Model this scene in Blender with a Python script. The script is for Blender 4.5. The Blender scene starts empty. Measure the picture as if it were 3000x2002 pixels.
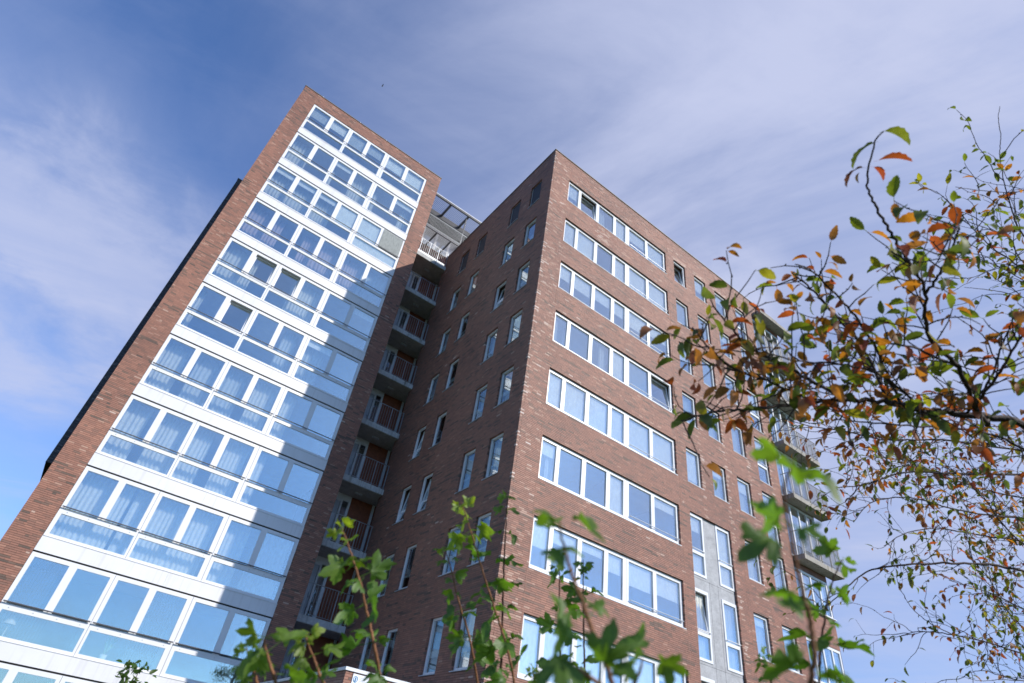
import bpy, math, random
import numpy as np
from mathutils import Vector, Matrix, Quaternion

random.seed(7)
rng = np.random.default_rng(7)
SC = bpy.context.scene
COL = SC.collection
R_ = math.radians

# ------------------------------------------------------------------ camera
CAM_P = np.array([-9.715, -14.366, 0.906])
CAM_R = np.array([[0.78607458, -0.60568042, 0.12344223],      # right
                  [0.46063800, 0.44082366, -0.77038116],      # down
                  [0.41218853, 0.66243923, 0.62551969]])      # forward
FPX = 1755.746                                                # focal length in px of a 3000 px wide picture
cd = bpy.data.cameras.new('camera')
cam = bpy.data.objects.new('camera', cd); COL.objects.link(cam)
cd.sensor_width = 36.0; cd.sensor_fit = 'HORIZONTAL'
cd.lens = FPX / 3000 * 36
cd.clip_start = 0.05; cd.clip_end = 4000
m = Matrix.Identity(4)
for i in range(3):
    m[i][0] = CAM_R[0][i]; m[i][1] = -CAM_R[1][i]; m[i][2] = -CAM_R[2][i]; m[i][3] = CAM_P[i]
cam.matrix_world = m
cd.dof.use_dof = True; cd.dof.focus_distance = 24.0; cd.dof.aperture_fstop = 4.6; cd.dof.aperture_blades = 9
SC.camera = cam

# ------------------------------------------------------------------ world: sky with thin cloud
SUN_TO = Vector((5.02, -9.4, 6.37)).normalized()
SUN_EL = math.asin(SUN_TO.z); SUN_AZ = math.atan2(SUN_TO.x, SUN_TO.y)
W = bpy.data.worlds.new('World'); SC.world = W; W.use_nodes = True
nt = W.node_tree; nt.nodes.clear()
def N(t, typ, **kw):
    n = t.nodes.new(typ)
    for k, v in kw.items():
        if k == 'inp':
            for a, b in v.items(): n.inputs[a].default_value = b
        else: setattr(n, k, v)
    return n
def math_(t, op, a, b=None, clamp=False):
    n = t.nodes.new('ShaderNodeMath'); n.operation = op; n.use_clamp = clamp
    for i, x in enumerate((a, b)):
        if x is None: continue
        if isinstance(x, (int, float)): n.inputs[i].default_value = x
        else: t.links.new(x, n.inputs[i])
    return n.outputs[0]
def ramp(t, fac, stops, interp='EASE'):
    n = t.nodes.new('ShaderNodeValToRGB'); n.color_ramp.interpolation = interp
    el = n.color_ramp.elements
    while len(el) > 1: el.remove(el[-1])
    el[0].position = stops[0][0]; el[0].color = stops[0][1] if len(stops[0][1]) == 4 else (*stops[0][1], 1)
    for p, c in stops[1:]:
        e = el.new(p); e.color = c if len(c) == 4 else (*c, 1)
    t.links.new(fac, n.inputs[0]); return n.outputs[0]
def g(v): return (v, v, v, 1)
L = nt.links.new
sky = N(nt, 'ShaderNodeTexSky', sky_type='NISHITA', sun_disc=False, sun_elevation=SUN_EL, sun_rotation=SUN_AZ,
        altitude=0.0, air_density=1.0, dust_density=0.35, ozone_density=2.2)
tc = N(nt, 'ShaderNodeTexCoord')
dirv = tc.outputs['Generated']
sep = N(nt, 'ShaderNodeSeparateXYZ'); L(dirv, sep.inputs[0])
zc = math_(nt, 'ADD', math_(nt, 'MAXIMUM', sep.outputs[2], 0.0), 0.22)
comb = N(nt, 'ShaderNodeCombineXYZ')
L(math_(nt, 'DIVIDE', sep.outputs[0], zc), comb.inputs[0]); L(math_(nt, 'DIVIDE', sep.outputs[1], zc), comb.inputs[1])
def cloud(rot, scale, loc, nscale, detail, rough, dist):
    mp = N(nt, 'ShaderNodeMapping', vector_type='TEXTURE'); mp.inputs['Rotation'].default_value = (0, 0, R_(rot))
    mp.inputs['Scale'].default_value = scale; mp.inputs['Location'].default_value = loc
    L(comb.outputs[0], mp.inputs[0])
    nz = N(nt, 'ShaderNodeTexNoise', inp={'Scale': nscale, 'Detail': detail, 'Roughness': rough, 'Distortion': dist})
    L(mp.outputs[0], nz.inputs['Vector']); return nz.outputs['Fac']
def blob(px, py, r0, r1):                                     # a soft round patch of sky towards a direction
    d = CAM_R.T @ np.array([(px - 1500) / FPX, (py - 1001) / FPX, 1.0]); d /= np.linalg.norm(d)
    n = N(nt, 'ShaderNodeVectorMath', operation='DOT_PRODUCT'); n.inputs[1].default_value = tuple(d)
    nn = N(nt, 'ShaderNodeVectorMath', operation='NORMALIZE'); L(dirv, nn.inputs[0]); L(nn.outputs[0], n.inputs[0])
    mr = N(nt, 'ShaderNodeMapRange', interpolation_type='SMOOTHSTEP')
    L(n.outputs['Value'], mr.inputs[0]); mr.inputs[1].default_value = math.cos(R_(r0)); mr.inputs[2].default_value = math.cos(R_(r1))
    return mr.outputs[0]
streak = ramp(nt, cloud(-74, (2.0, 0.8, 1), (3.1, 0.4, 0), 1.7, 8, 0.60, 0.7), [(0.34, g(0)), (0.70, g(1))])
cross = ramp(nt, cloud(-14, (1.6, 0.6, 1), (0.3, 2.4, 0), 2.0, 9, 0.62, 0.6), [(0.38, g(0)), (0.72, g(1))])
veil = ramp(nt, cloud(20, (1.2, 0.9, 1), (1.7, 6.2, 0), 0.9, 6, 0.55, 0.3), [(0.30, g(0)), (0.70, g(1))])
puff = ramp(nt, cloud(0, (1, 1, 1), (9.3, 2.2, 0), 3.3, 10, 0.60, 0.35), [(0.36, g(0)), (0.64, g(1))])
right_bank = blob(2850, 350, 62, 10)
left_bank = blob(140, 740, 14.5, 9.8)
left_low = blob(-250, 1450, 34, 8)
small_puff = blob(2140, 850, 6.5, 2.0)
low_right = blob(2900, 1900, 26, 4)
cov = math_(nt, 'ADD', math_(nt, 'MULTIPLY', cross, 0.11), math_(nt, 'MULTIPLY', veil, 0.10))
cov = math_(nt, 'ADD', cov, math_(nt, 'MULTIPLY', right_bank, math_(nt, 'ADD', math_(nt, 'MULTIPLY', streak, 0.40), 0.30)))
cov = math_(nt, 'ADD', cov, math_(nt, 'MULTIPLY', streak, 0.12))
cov = math_(nt, 'ADD', cov, math_(nt, 'MULTIPLY', left_bank, math_(nt, 'ADD', math_(nt, 'MULTIPLY', puff, 0.38), 0.05)))
cov = math_(nt, 'ADD', cov, math_(nt, 'MULTIPLY', left_low, math_(nt, 'ADD', math_(nt, 'MULTIPLY', cross, 0.18), 0.14)))
cov = math_(nt, 'ADD', cov, math_(nt, 'MULTIPLY', small_puff, math_(nt, 'MULTIPLY', puff, 0.30)))
cov = math_(nt, 'ADD', cov, math_(nt, 'MULTIPLY', low_right, 0.22))
cov = math_(nt, 'MINIMUM', cov, 0.95)
SKY_S = 0.125
skys = N(nt, 'ShaderNodeMixRGB', blend_type='MULTIPLY', inp={0: 1.0, 2: (0.60 * SKY_S, 0.90 * SKY_S, 1.32 * SKY_S, 1)}); L(sky.outputs[0], skys.inputs[1])
mixc = N(nt, 'ShaderNodeMixRGB', inp={2: (0.475, 0.515, 0.70, 1)}); L(cov, mixc.inputs[0]); L(skys.outputs[0], mixc.inputs[1])
bg = N(nt, 'ShaderNodeBackground', inp={'Strength': 1.0}); L(mixc.outputs[0], bg.inputs[0])
wo = N(nt, 'ShaderNodeOutputWorld'); L(bg.outputs[0], wo.inputs[0])

# ------------------------------------------------------------------ sun, exposure
sl = bpy.data.lights.new('sun', 'SUN'); sl.energy = 3.9; sl.angle = R_(0.53); sl.color = (1.0, 0.95, 0.88)
so = bpy.data.objects.new('sun', sl); COL.objects.link(so)
so.rotation_euler = (-SUN_TO).to_track_quat('-Z', 'Y').to_euler(); so.location = (20, -40, 60)
SC.view_settings.view_transform = 'Standard'; SC.view_settings.look = 'None'
SC.view_settings.exposure = 0.3; SC.view_settings.gamma = 1.0; SC.view_settings.use_curve_mapping = False
SC.cycles.max_bounces = 8; SC.cycles.transparent_max_bounces = 24; SC.cycles.glossy_bounces = 4
SC.cycles.sample_clamp_indirect = 6.0
SC.cycles.use_denoising = True; SC.cycles.filter_width = 1.6

# ------------------------------------------------------------------ materials
def mat(name):
    mt = bpy.data.materials.new(name); mt.use_nodes = True
    t = mt.node_tree; t.nodes.clear()
    out = t.nodes.new('ShaderNodeOutputMaterial')
    return mt, t, out
def obj_noise(t, scale, detail=4, rough=0.55, sc=(1, 1, 1)):
    c = t.nodes.new('ShaderNodeTexCoord'); mp = t.nodes.new('ShaderNodeMapping'); mp.inputs['Scale'].default_value = sc
    t.links.new(c.outputs['Object'], mp.inputs[0])
    nz = t.nodes.new('ShaderNodeTexNoise'); nz.inputs['Scale'].default_value = scale
    nz.inputs['Detail'].default_value = detail; nz.inputs['Roughness'].default_value = rough
    t.links.new(mp.outputs[0], nz.inputs['Vector']); return nz.outputs['Fac']
def world_noise(t, scale, detail=4, rough=0.55, sc=(1, 1, 1)):
    c = t.nodes.new('ShaderNodeNewGeometry'); mp = t.nodes.new('ShaderNodeMapping'); mp.inputs['Scale'].default_value = sc
    t.links.new(c.outputs['Position'], mp.inputs[0])
    nz = t.nodes.new('ShaderNodeTexNoise'); nz.inputs['Scale'].default_value = scale
    nz.inputs['Detail'].default_value = detail; nz.inputs['Roughness'].default_value = rough
    t.links.new(mp.outputs[0], nz.inputs['Vector']); return nz.outputs['Fac']
def mul(t, a, b, fac=1.0):
    n = t.nodes.new('ShaderNodeMixRGB'); n.blend_type = 'MULTIPLY'; n.inputs[0].default_value = fac
    for i, x in ((1, a), (2, b)):
        if isinstance(x, tuple): n.inputs[i].default_value = x
        else: t.links.new(x, n.inputs[i])
    return n.outputs[0]
def bump(t, h, strength, dist):
    b = t.nodes.new('ShaderNodeBump'); b.inputs['Strength'].default_value = strength; b.inputs['Distance'].default_value = dist
    t.links.new(h, b.inputs['Height']); return b.outputs[0]
def principled(t, out, color, rough=0.6, spec=0.5, metal=0.0, normal=None, rough_link=None):
    p = t.nodes.new('ShaderNodeBsdfPrincipled')
    if isinstance(color, tuple): p.inputs['Base Color'].default_value = (*color, 1) if len(color) == 3 else color
    else: t.links.new(color, p.inputs['Base Color'])
    p.inputs['Roughness'].default_value = rough; p.inputs['Specular IOR Level'].default_value = spec; p.inputs['Metallic'].default_value = metal
    if normal is not None: t.links.new(normal, p.inputs['Normal'])
    if rough_link is not None: t.links.new(rough_link, p.inputs['Roughness'])
    t.links.new(p.outputs[0], out.inputs[0]); return p
def simple(name, col, rough=0.5, spec=0.5, metal=0.0, var=0.12, scale=3.0, fine=40.0, bmp=0.0, sc=(1, 1, 1)):
    mt, t, out = mat(name)
    f = world_noise(t, scale, 5, 0.6, sc)
    c = mul(t, (*col, 1), ramp(t, f, [(0.3, g(1 - var)), (0.7, g(1 + var * 0.4))], 'LINEAR'))
    nrm = bump(t, world_noise(t, fine, 3), bmp, 0.004) if bmp else None
    principled(t, out, c, rough, spec, metal, nrm)
    return mt
BR = [(0.0, (0.105, 0.073, 0.056)), (0.14, (0.150, 0.096, 0.070)), (0.22, (0.205, 0.114, 0.083)), (0.38, (0.254, 0.125, 0.088)),
      (0.55, (0.296, 0.138, 0.094)), (0.72, (0.342, 0.163, 0.110)), (0.86, (0.43, 0.27, 0.20)), (1.0, (0.60, 0.49, 0.43))]
BRD = [(0.0, (0.040, 0.038, 0.042)), (0.5, (0.068, 0.064, 0.066)), (0.9, (0.105, 0.098, 0.098)), (1.0, (0.17, 0.16, 0.16))]
def brick_mat(name, single, stops=BR, rough=0.62):
    mt, t, out = mat(name)
    if single:
        o = t.nodes.new('ShaderNodeObjectInfo'); s = t.nodes.new('ShaderNodeSeparateColor'); t.links.new(o.outputs['Color'], s.inputs[0]); tone = s.outputs[0]
    else:
        a = t.nodes.new('ShaderNodeAttribute'); a.attribute_name = 'tone'; tone = a.outputs['Fac']
    c = ramp(t, tone, stops, 'LINEAR')
    w = world_noise(t, 0.35, 5, 0.6)
    c = mul(t, c, ramp(t, w, [(0.3, (0.80, 0.78, 0.79)), (0.7, (1.12, 1.10, 1.08))], 'LINEAR'))
    f = world_noise(t, 42, 4, 0.7)
    c = mul(t, c, ramp(t, f, [(0.3, g(0.88)), (0.7, g(1.10))], 'LINEAR'))
    principled(t, out, c, rough, 0.45, 0, bump(t, world_noise(t, 130, 3), 0.5, 0.003))
    return mt
M = {}
M['brick'] = brick_mat('brick_clay', False); M['brick_one'] = brick_mat('brick_clay_single', True)
M['dbrick'] = brick_mat('dark_brick', False, BRD, 0.5); M['dbrick_one'] = brick_mat('dark_brick_single', True, BRD, 0.5)
M['mortar'] = simple('mortar', (0.145, 0.086, 0.062), 0.9, 0.2, 0, 0.2, 2.0, 90, 0.4)
M['dmortar'] = simple('dark_mortar', (0.035, 0.034, 0.036), 0.9, 0.2)
def plainbrick():
    mt, t, out = mat('brick_far_sides')
    c = t.nodes.new('ShaderNodeNewGeometry'); s = t.nodes.new('ShaderNodeSeparateXYZ'); t.links.new(c.outputs['Position'], s.inputs[0])
    k = t.nodes.new('ShaderNodeCombineXYZ'); t.links.new(math_(t, 'ADD', s.outputs[0], s.outputs[1]), k.inputs[0]); t.links.new(s.outputs[2], k.inputs[1])
    b = t.nodes.new('ShaderNodeTexBrick'); t.links.new(k.outputs[0], b.inputs['Vector'])
    b.inputs['Color1'].default_value = (0.23, 0.082, 0.058, 1); b.inputs['Color2'].default_value = (0.15, 0.07, 0.055, 1); b.inputs['Mortar'].default_value = (0.12, 0.08, 0.065, 1)
    b.inputs['Scale'].default_value = 1.0; b.inputs['Brick Width'].default_value = 0.22; b.inputs['Row Height'].default_value = 0.063; b.inputs['Mortar Size'].default_value = 0.006
    principled(t, out, b.outputs[0], 0.75, 0.3); return mt
M['plain'] = plainbrick()
M['white'] = simple('white_window_paint', (0.72, 0.72, 0.735), 0.35, 0.5, 0, 0.06, 1.5)
def panel_mat():
    mt, t, out = mat('white_spandrel_panel')
    c = mul(t, (0.70, 0.695, 0.71, 1), ramp(t, world_noise(t, 0.8, 5, 0.6), [(0.3, g(0.93)), (0.7, g(1.03))], 'LINEAR'))
    c = mul(t, c, ramp(t, world_noise(t, 7, 4, 0.6, (1, 1, 0.05)), [(0.52, g(1)), (0.75, (0.86, 0.845, 0.82))], 'LINEAR'))
    principled(t, out, c, 0.38, 0.5); return mt
M['panel'] = panel_mat(); M['rail'] = simple('dark_rail', (0.13, 0.13, 0.145), 0.4, 0.5, 0.4); M['bars'] = simple('weathered_bars', (0.24, 0.225, 0.21), 0.6, 0.4, 0.2)
M['grey_paint'] = simple('grey_door_paint', (0.42, 0.44, 0.48), 0.4, 0.5)
M['steel'] = simple('galvanised_steel', (0.40, 0.41, 0.42), 0.42, 0.5, 0.7, 0.15, 6)
M['dark_steel'] = simple('dark_steel', (0.07, 0.07, 0.075), 0.45, 0.5, 0.3)
M['sill'] = simple('aluminium_sill', (0.52, 0.54, 0.58), 0.4, 0.5, 0.3)
M['gasket'] = simple('black_rubber_joint', (0.02, 0.02, 0.022), 0.7, 0.3)
def concrete(name, col, streaks):
    mt, t, out = mat(name)
    f = world_noise(t, 3.5, 6, 0.65); f2 = world_noise(t, 22, 4, 0.7)
    c = mul(t, (*col, 1), ramp(t, f, [(0.3, g(0.78)), (0.7, g(1.1))], 'LINEAR'))
    c = mul(t, c, ramp(t, f2, [(0.35, g(0.84)), (0.65, g(1.06))], 'LINEAR'))
    if streaks:
        s = world_noise(t, 9, 3, 0.6, (1, 1, 0.06))
        c = mul(t, c, ramp(t, s, [(0.55, g(1)), (0.72, (0.42, 0.40, 0.34))], 'LINEAR'))
    principled(t, out, c, 0.85, 0.3, 0, bump(t, world_noise(t, 70, 4), 0.3, 0.004)); return mt
M['conc'] = concrete('balcony_concrete', (0.50, 0.50, 0.49), True)
M['conc_warm'] = concrete('warm_balcony_concrete', (0.36, 0.33, 0.29), True)
M['conc_panel'] = concrete('grey_concrete_panel', (0.42, 0.42, 0.43), False)
M['soffit'] = concrete('soffit_concrete', (0.46, 0.44, 0.42), False)
M['coping'] = simple('metal_coping', (0.17, 0.155, 0.14), 0.5, 0.5, 0.2)
M['lcoping'] = simple('light_coping', (0.62, 0.63, 0.66), 0.5, 0.5, 0.1)
M['caulk'] = simple('joint_sealant', (0.36, 0.20, 0.15), 0.8, 0.2)
def rust_panel():
    mt, t, out = mat('rust_red_panel')
    f = world_noise(t, 6, 6, 0.7); f2 = world_noise(t, 1.3, 3)
    c = ramp(t, f, [(0.25, (0.15, 0.045, 0.022)), (0.55, (0.26, 0.075, 0.032)), (0.8, (0.33, 0.11, 0.045))], 'LINEAR')
    c = mul(t, c, ramp(t, f2, [(0.3, g(0.75)), (0.7, g(1.1))], 'LINEAR'))
    principled(t, out, c, 0.55, 0.4); return mt
M['rust'] = rust_panel(); M['screen'] = simple('dark_insect_screen', (0.022, 0.024, 0.030), 0.6, 0.4)
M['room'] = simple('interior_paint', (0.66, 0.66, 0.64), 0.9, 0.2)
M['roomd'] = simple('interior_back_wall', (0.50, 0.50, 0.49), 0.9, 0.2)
M['ceil'] = simple('ceiling_paint', (0.80, 0.80, 0.78), 0.9, 0.2)
def cloth(name, col, transl=0.35):
    mt, t, out = mat(name)
    o = t.nodes.new('ShaderNodeObjectInfo')
    f = world_noise(t, 14, 4, 0.6, (1, 1, 0.4))
    c = mul(t, (*col, 1), ramp(t, f, [(0.3, g(0.78)), (0.7, g(1.08))], 'LINEAR'))
    d = t.nodes.new('ShaderNodeBsdfDiffuse'); tr = t.nodes.new('ShaderNodeBsdfTranslucent'); mx = t.nodes.new('ShaderNodeMixShader')
    t.links.new(c, d.inputs[0]); t.links.new(c, tr.inputs[0]); mx.inputs[0].default_value = transl
    t.links.new(d.outputs[0], mx.inputs[1]); t.links.new(tr.outputs[0], mx.inputs[2]); t.links.new(mx.outputs[0], out.inputs[0]); return mt
M['curt'] = cloth('cream_curtain', (0.90, 0.90, 0.84)); M['curt2'] = cloth('mauve_striped_curtain', (0.72, 0.58, 0.60))
M['sheer'] = cloth('sheer_curtain', (0.72, 0.76, 0.76)); M['blind'] = cloth('roller_blind', (0.90, 0.90, 0.87), 0.15)
M['sheerb'] = cloth('pale_screen', (0.60, 0.63, 0.63), 0.3); M['gblind'] = cloth('grey_screen', (0.36, 0.38, 0.37), 0.1)
def glass(name, tint, refl, f0, f1):
    mt, t, out = mat(name)
    tr = t.nodes.new('ShaderNodeBsdfTransparent'); tr.inputs[0].default_value = (*tint, 1)
    gl = t.nodes.new('ShaderNodeBsdfGlossy'); gl.inputs[0].default_value = (*refl, 1); gl.inputs['Roughness'].default_value = 0.0
    lw = t.nodes.new('ShaderNodeLayerWeight'); lw.inputs[0].default_value = 0.5
    fc = math_(t, 'ADD', math_(t, 'MULTIPLY', math_(t, 'POWER', lw.outputs['Facing'], 2.5), f1), f0, True)
    b = bump(t, obj_noise(t, 1.3, 2, 0.4), 0.04, 0.05)
    t.links.new(b, gl.inputs['Normal'])
    mx = t.nodes.new('ShaderNodeMixShader'); t.links.new(fc, mx.inputs[0]); t.links.new(tr.outputs[0], mx.inputs[1]); t.links.new(gl.outputs[0], mx.inputs[2])
    t.links.new(mx.outputs[0], out.inputs[0]); return mt
M['glass_t'] = glass('tower_window_glass', (0.97, 0.99, 0.98), (0.86, 0.97, 1.0), 0.27, 0.6)
M['glass_f'] = glass('window_glass', (0.97, 0.99, 0.99), (0.95, 0.99, 1.0), 0.34, 0.5)
M['glass_s'] = glass('side_window_glass', (0.95, 0.98, 0.97), (0.92, 0.98, 1.0), 0.25, 0.6)

# ------------------------------------------------------------------ mesh helpers
class MB:
    def __init__(s): s.v = []; s.f = []
    def quad(s, a, b, c, d):
        i = len(s.v); s.v += [a, b, c, d]; s.f.append((i, i + 1, i + 2, i + 3))
    def box(s, x0, x1, y0, y1, z0, z1):
        i = len(s.v)
        s.v += [(x0, y0, z0), (x1, y0, z0), (x1, y1, z0), (x0, y1, z0), (x0, y0, z1), (x1, y0, z1), (x1, y1, z1), (x0, y1, z1)]
        s.f += [tuple(i + k for k in q) for q in ((0, 3, 2, 1), (4, 5, 6, 7), (0, 1, 5, 4), (1, 2, 6, 5), (2, 3, 7, 6), (3, 0, 4, 7))]
    def tube(s, pts, rad, sides=6):
        pts = [Vector(p) for p in pts]
        if not hasattr(rad, '__len__'): rad = [rad] * len(pts)
        i0 = len(s.v); up = Vector((0.31, 0.2, 0.93))
        for k, p in enumerate(pts):
            d = (pts[min(k + 1, len(pts) - 1)] - pts[max(k - 1, 0)]).normalized()
            a = d.cross(up)
            if a.length < 1e-3: a = d.cross(Vector((1, 0, 0)))
            a.normalize(); b = d.cross(a)
            for q in range(sides):
                an = 2 * math.pi * q / sides
                s.v.append(tuple(p + (a * math.cos(an) + b * math.sin(an)) * rad[k]))
        for k in range(len(pts) - 1):
            for q in range(sides):
                s.f.append((i0 + k * sides + q, i0 + k * sides + (q + 1) % sides, i0 + (k + 1) * sides + (q + 1) % sides, i0 + (k + 1) * sides + q))
        s.f.append(tuple(i0 + q for q in range(sides))[::-1]); e = i0 + (len(pts) - 1) * sides; s.f.append(tuple(e + q for q in range(sides)))
    def mesh(s, name, mt):
        me = bpy.data.meshes.new(name); me.from_pydata(s.v, [], s.f); me.update()
        if mt: me.materials.append(M[mt] if isinstance(mt, str) else mt)
        return me
    def build(s, name, mt, parent=None, smooth=False):
        me = s.mesh(name, mt)
        if smooth: me.polygons.foreach_set('use_smooth', [True] * len(me.polygons))
        return link(name, me, parent)
def link(name, me, parent=None):
    o = bpy.data.objects.new(name, me); COL.objects.link(o)
    if parent is not None: o.parent = parent
    return o
def tag(o, label=None, cat=None, group=None, kind=None):
    if label: o['label'] = label
    if cat: o['category'] = cat
    if group: o['group'] = group
    if kind: o['kind'] = kind
    return o
def empty(name, loc=(0, 0, 0)):
    o = bpy.data.objects.new(name, None); COL.objects.link(o); o.location = loc; return o
_unit = {}
def ubox(name, mt, x0, x1, y0, y1, z0, z1, parent):           # alike pieces share one unit box per material
    if mt not in _unit:
        b = MB(); b.box(-.5, .5, -.5, .5, -.5, .5); _unit[mt] = b.mesh('unit_' + mt, mt)
    o = link(name, _unit[mt], parent)
    o.location = ((x0 + x1) / 2, (y0 + y1) / 2, (z0 + z1) / 2)
    o.scale = (abs(x1 - x0), abs(y1 - y0), abs(z1 - z0)); return o

class Plane:                                                  # a facade: u along it, d inwards, z up
    def __init__(s, kind, off): s.k = kind; s.o = off
    def p(s, u, d, z): return (u, s.o + d, z) if s.k == 'Y' else (s.o + d, u, z)
    def lim(s, u0, u1, d0, d1, z0, z1):
        return (u0, u1, s.o + d0, s.o + d1, z0, z1) if s.k == 'Y' else (s.o + d0, s.o + d1, u0, u1, z0, z1)
PF = Plane('Y', 0.0); PS = Plane('X', 0.0); YL = 9.404; PT = Plane('Y', YL)
def perforated(mb, pl, u0, u1, z0, z1, holes, d0, d1, sides=True):
    us = sorted({u0, u1, *[h[0] for h in holes], *[h[1] for h in holes]}); zs = sorted({z0, z1, *[h[2] for h in holes], *[h[3] for h in holes]})
    us = [u for u in us if u0 <= u <= u1]; zs = [z for z in zs if z0 <= z <= z1]
    for j in range(len(zs) - 1):
        zc = (zs[j] + zs[j + 1]) / 2; run = None
        for i in range(len(us) - 1):
            uc = (us[i] + us[i + 1]) / 2
            inside = any(h[0] < uc < h[1] and h[2] < zc < h[3] for h in holes)
            if not inside: run = [us[i], us[i + 1]] if run is None else [run[0], us[i + 1]]
            if (inside or i == len(us) - 2) and run:
                mb.quad(pl.p(run[0], d0, zs[j]), pl.p(run[1], d0, zs[j]), pl.p(run[1], d0, zs[j + 1]), pl.p(run[0], d0, zs[j + 1])); run = None
    rects = list(holes) + ([(u0, u1, z0, z1)] if sides else [])
    for a, b, c, e in rects:
        mb.quad(pl.p(a, d0, c), pl.p(b, d0, c), pl.p(b, d1, c), pl.p(a, d1, c)); mb.quad(pl.p(a, d0, e), pl.p(b, d0, e), pl.p(b, d1, e), pl.p(a, d1, e))
        mb.quad(pl.p(a, d0, c), pl.p(a, d1, c), pl.p(a, d1, e), pl.p(a, d0, e)); mb.quad(pl.p(b, d0, c), pl.p(b, d1, c), pl.p(b, d1, e), pl.p(b, d0, e))

CH = 2.9 / 46                                                 # brick course height
def project(P):
    c = (np.asarray(P) - CAM_P) @ CAM_R.T
    return 1500 + FPX * c[..., 0] / c[..., 2], 1001 + FPX * c[..., 1] / c[..., 2], c[..., 2]
_ubrick = {}
def lay_bricks(pl, parent, u0, u1, z0, z1, openings, ztop_ref, tone_fn, corner=None, mt='brick', single_n=300, seed=1, ends=(0.0, 0.0)):
    rg = random.Random(seed)
    k0 = int(math.floor((z0 - ztop_ref) / CH + 1e-6)); k1 = int(math.ceil((z1 - ztop_ref) / CH - 1e-6))
    out = []
    for k in range(k0, k1):
        a, b = ztop_ref + k * CH, ztop_ref + (k + 1) * CH
        zc = (a + b) / 2
        zb0, zb1 = max(a, z0) + 0.0055, min(b, z1) - 0.0055
        if zb1 - zb0 < 0.015: continue
        start = u0
        if corner is not None and (k + corner) % 2: start = u0 + 0.112
        free = [(start, u1)]
        for h in openings:
            if h[2] < zc < h[3]:
                nf = []
                for s, e in free:
                    if h[1] <= s or h[0] >= e: nf.append((s, e)); continue
                    if h[0] > s: nf.append((s, h[0]))
                    if h[1] < e: nf.append((h[1], e))
                free = nf
        x = u0 - (0.11 if k % 2 else 0.0) - rg.choice((0, 0, 0.055, 0.165)); dark = 0
        if corner is not None: x = start - rg.choice((0.0, 0.055, 0.107, 0.15)) * (1 if rg.random() < 0.8 else 0)
        drift = rg.gauss(0, 0.05)
        while x < u1:
            ln = 0.10 if rg.random() < 0.13 else 0.21
            s, e = x, x + ln; x = e + 0.004
            dark = dark - 1 if dark > 0 else (rg.choice((1, 2, 2, 3, 4)) if rg.random() < 0.03 else 0)
            for fs, fe in free:
                ss, ee = max(s, fs), min(e, fe)
                if fe - ee < 0.03: ee = fe
                if ss - fs < 0.03 and s < fs: ss = fs
                if ee - ss < 0.03: continue
                out.append((ss, ee, zb0, zb1, rg.uniform(-0.0015, 0.0015), min(1.0, max(0.0, tone_fn((ss + ee) / 2, zc, dark > 0, rg) + drift)), rg.uniform(-.003, .003), rg.uniform(-.002, .002)))
    A = np.array(out)
    mid = np.array([pl.p((r[0] + r[1]) / 2, 0, (r[2] + r[3]) / 2) for r in out])
    px, py, dz = project(mid)
    size = np.where((px > 0) & (px < 3000) & (py > 0) & (py < 2002) & (dz > 0), (A[:, 1] - A[:, 0]) / np.maximum(dz, .1), 0)
    order = np.argsort(-size)[:single_n]; single = np.zeros(len(A), bool); single[order] = size[order] > 0
    if mt not in _ubrick:
        b = MB(); b.box(-.5, .5, -.5, .5, -.5, .5); _ubrick[mt] = b.mesh('unit_' + mt, mt + '_one')
    for r in A[single]:
        o = link('brick', _ubrick[mt], parent)
        l = pl.lim(r[0], r[1], r[4], 0.10, r[2], r[3])
        o.location = ((l[0] + l[1]) / 2, (l[2] + l[3]) / 2, (l[4] + l[5]) / 2); o.scale = (l[1] - l[0], l[3] - l[2], l[5] - l[4])
        o.color = (r[5], r[5], r[5], 1)
        if pl.k == 'Y': o.rotation_euler = (r[7] * 3, 0, r[6] * 2)
        else: o.rotation_euler = (0, r[7] * 3, r[6] * 2)
    S = A[~single]; n = len(S)
    if n:
        V = np.zeros((n, 8, 3)); ui, di = (0, 1) if pl.k == 'Y' else (1, 0)
        uu = [0, 1, 1, 0]; zz = [2, 2, 3, 3]; su = [-1, 1, 1, -1]; sz = [-1, -1, 1, 1]
        for c in range(4):
            V[:, c, ui] = S[:, uu[c]]; V[:, c, 2] = S[:, zz[c]]; V[:, c, di] = pl.o + S[:, 4] + su[c] * S[:, 6] * 0.5 + sz[c] * S[:, 7] * 0.6
            V[:, c + 4, ui] = S[:, uu[c]]; V[:, c + 4, 2] = S[:, zz[c]]; V[:, c + 4, di] = pl.o + 0.10
        F = np.array([(0, 1, 2, 3), (0, 4, 5, 1), (3, 2, 6, 7), (0, 3, 7, 4), (1, 5, 6, 2)])
        if pl.k == 'X': F = F[:, ::-1]
        idx = (np.arange(n)[:, None, None] * 8 + F[None]).reshape(-1)
        me = bpy.data.meshes.new('bricks'); me.vertices.add(n * 8); me.vertices.foreach_set('co', V.reshape(-1))
        me.loops.add(n * 20); me.loops.foreach_set('vertex_index', idx.astype(np.int32))
        me.polygons.add(n * 5); me.polygons.foreach_set('loop_start', np.arange(0, n * 20, 4, dtype=np.int32))
        me.update(calc_edges=True); me.validate(); me.polygons.foreach_set('use_smooth', np.zeros(n * 5, dtype=bool))
        at = me.attributes.new('tone', 'FLOAT', 'FACE'); at.data.foreach_set('value', np.repeat(S[:, 5], 5).astype(np.float32))
        me.materials.append(M[mt]); o = link('bricks', me, parent); o['kind'] = 'stuff'
    return len(A)
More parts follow.
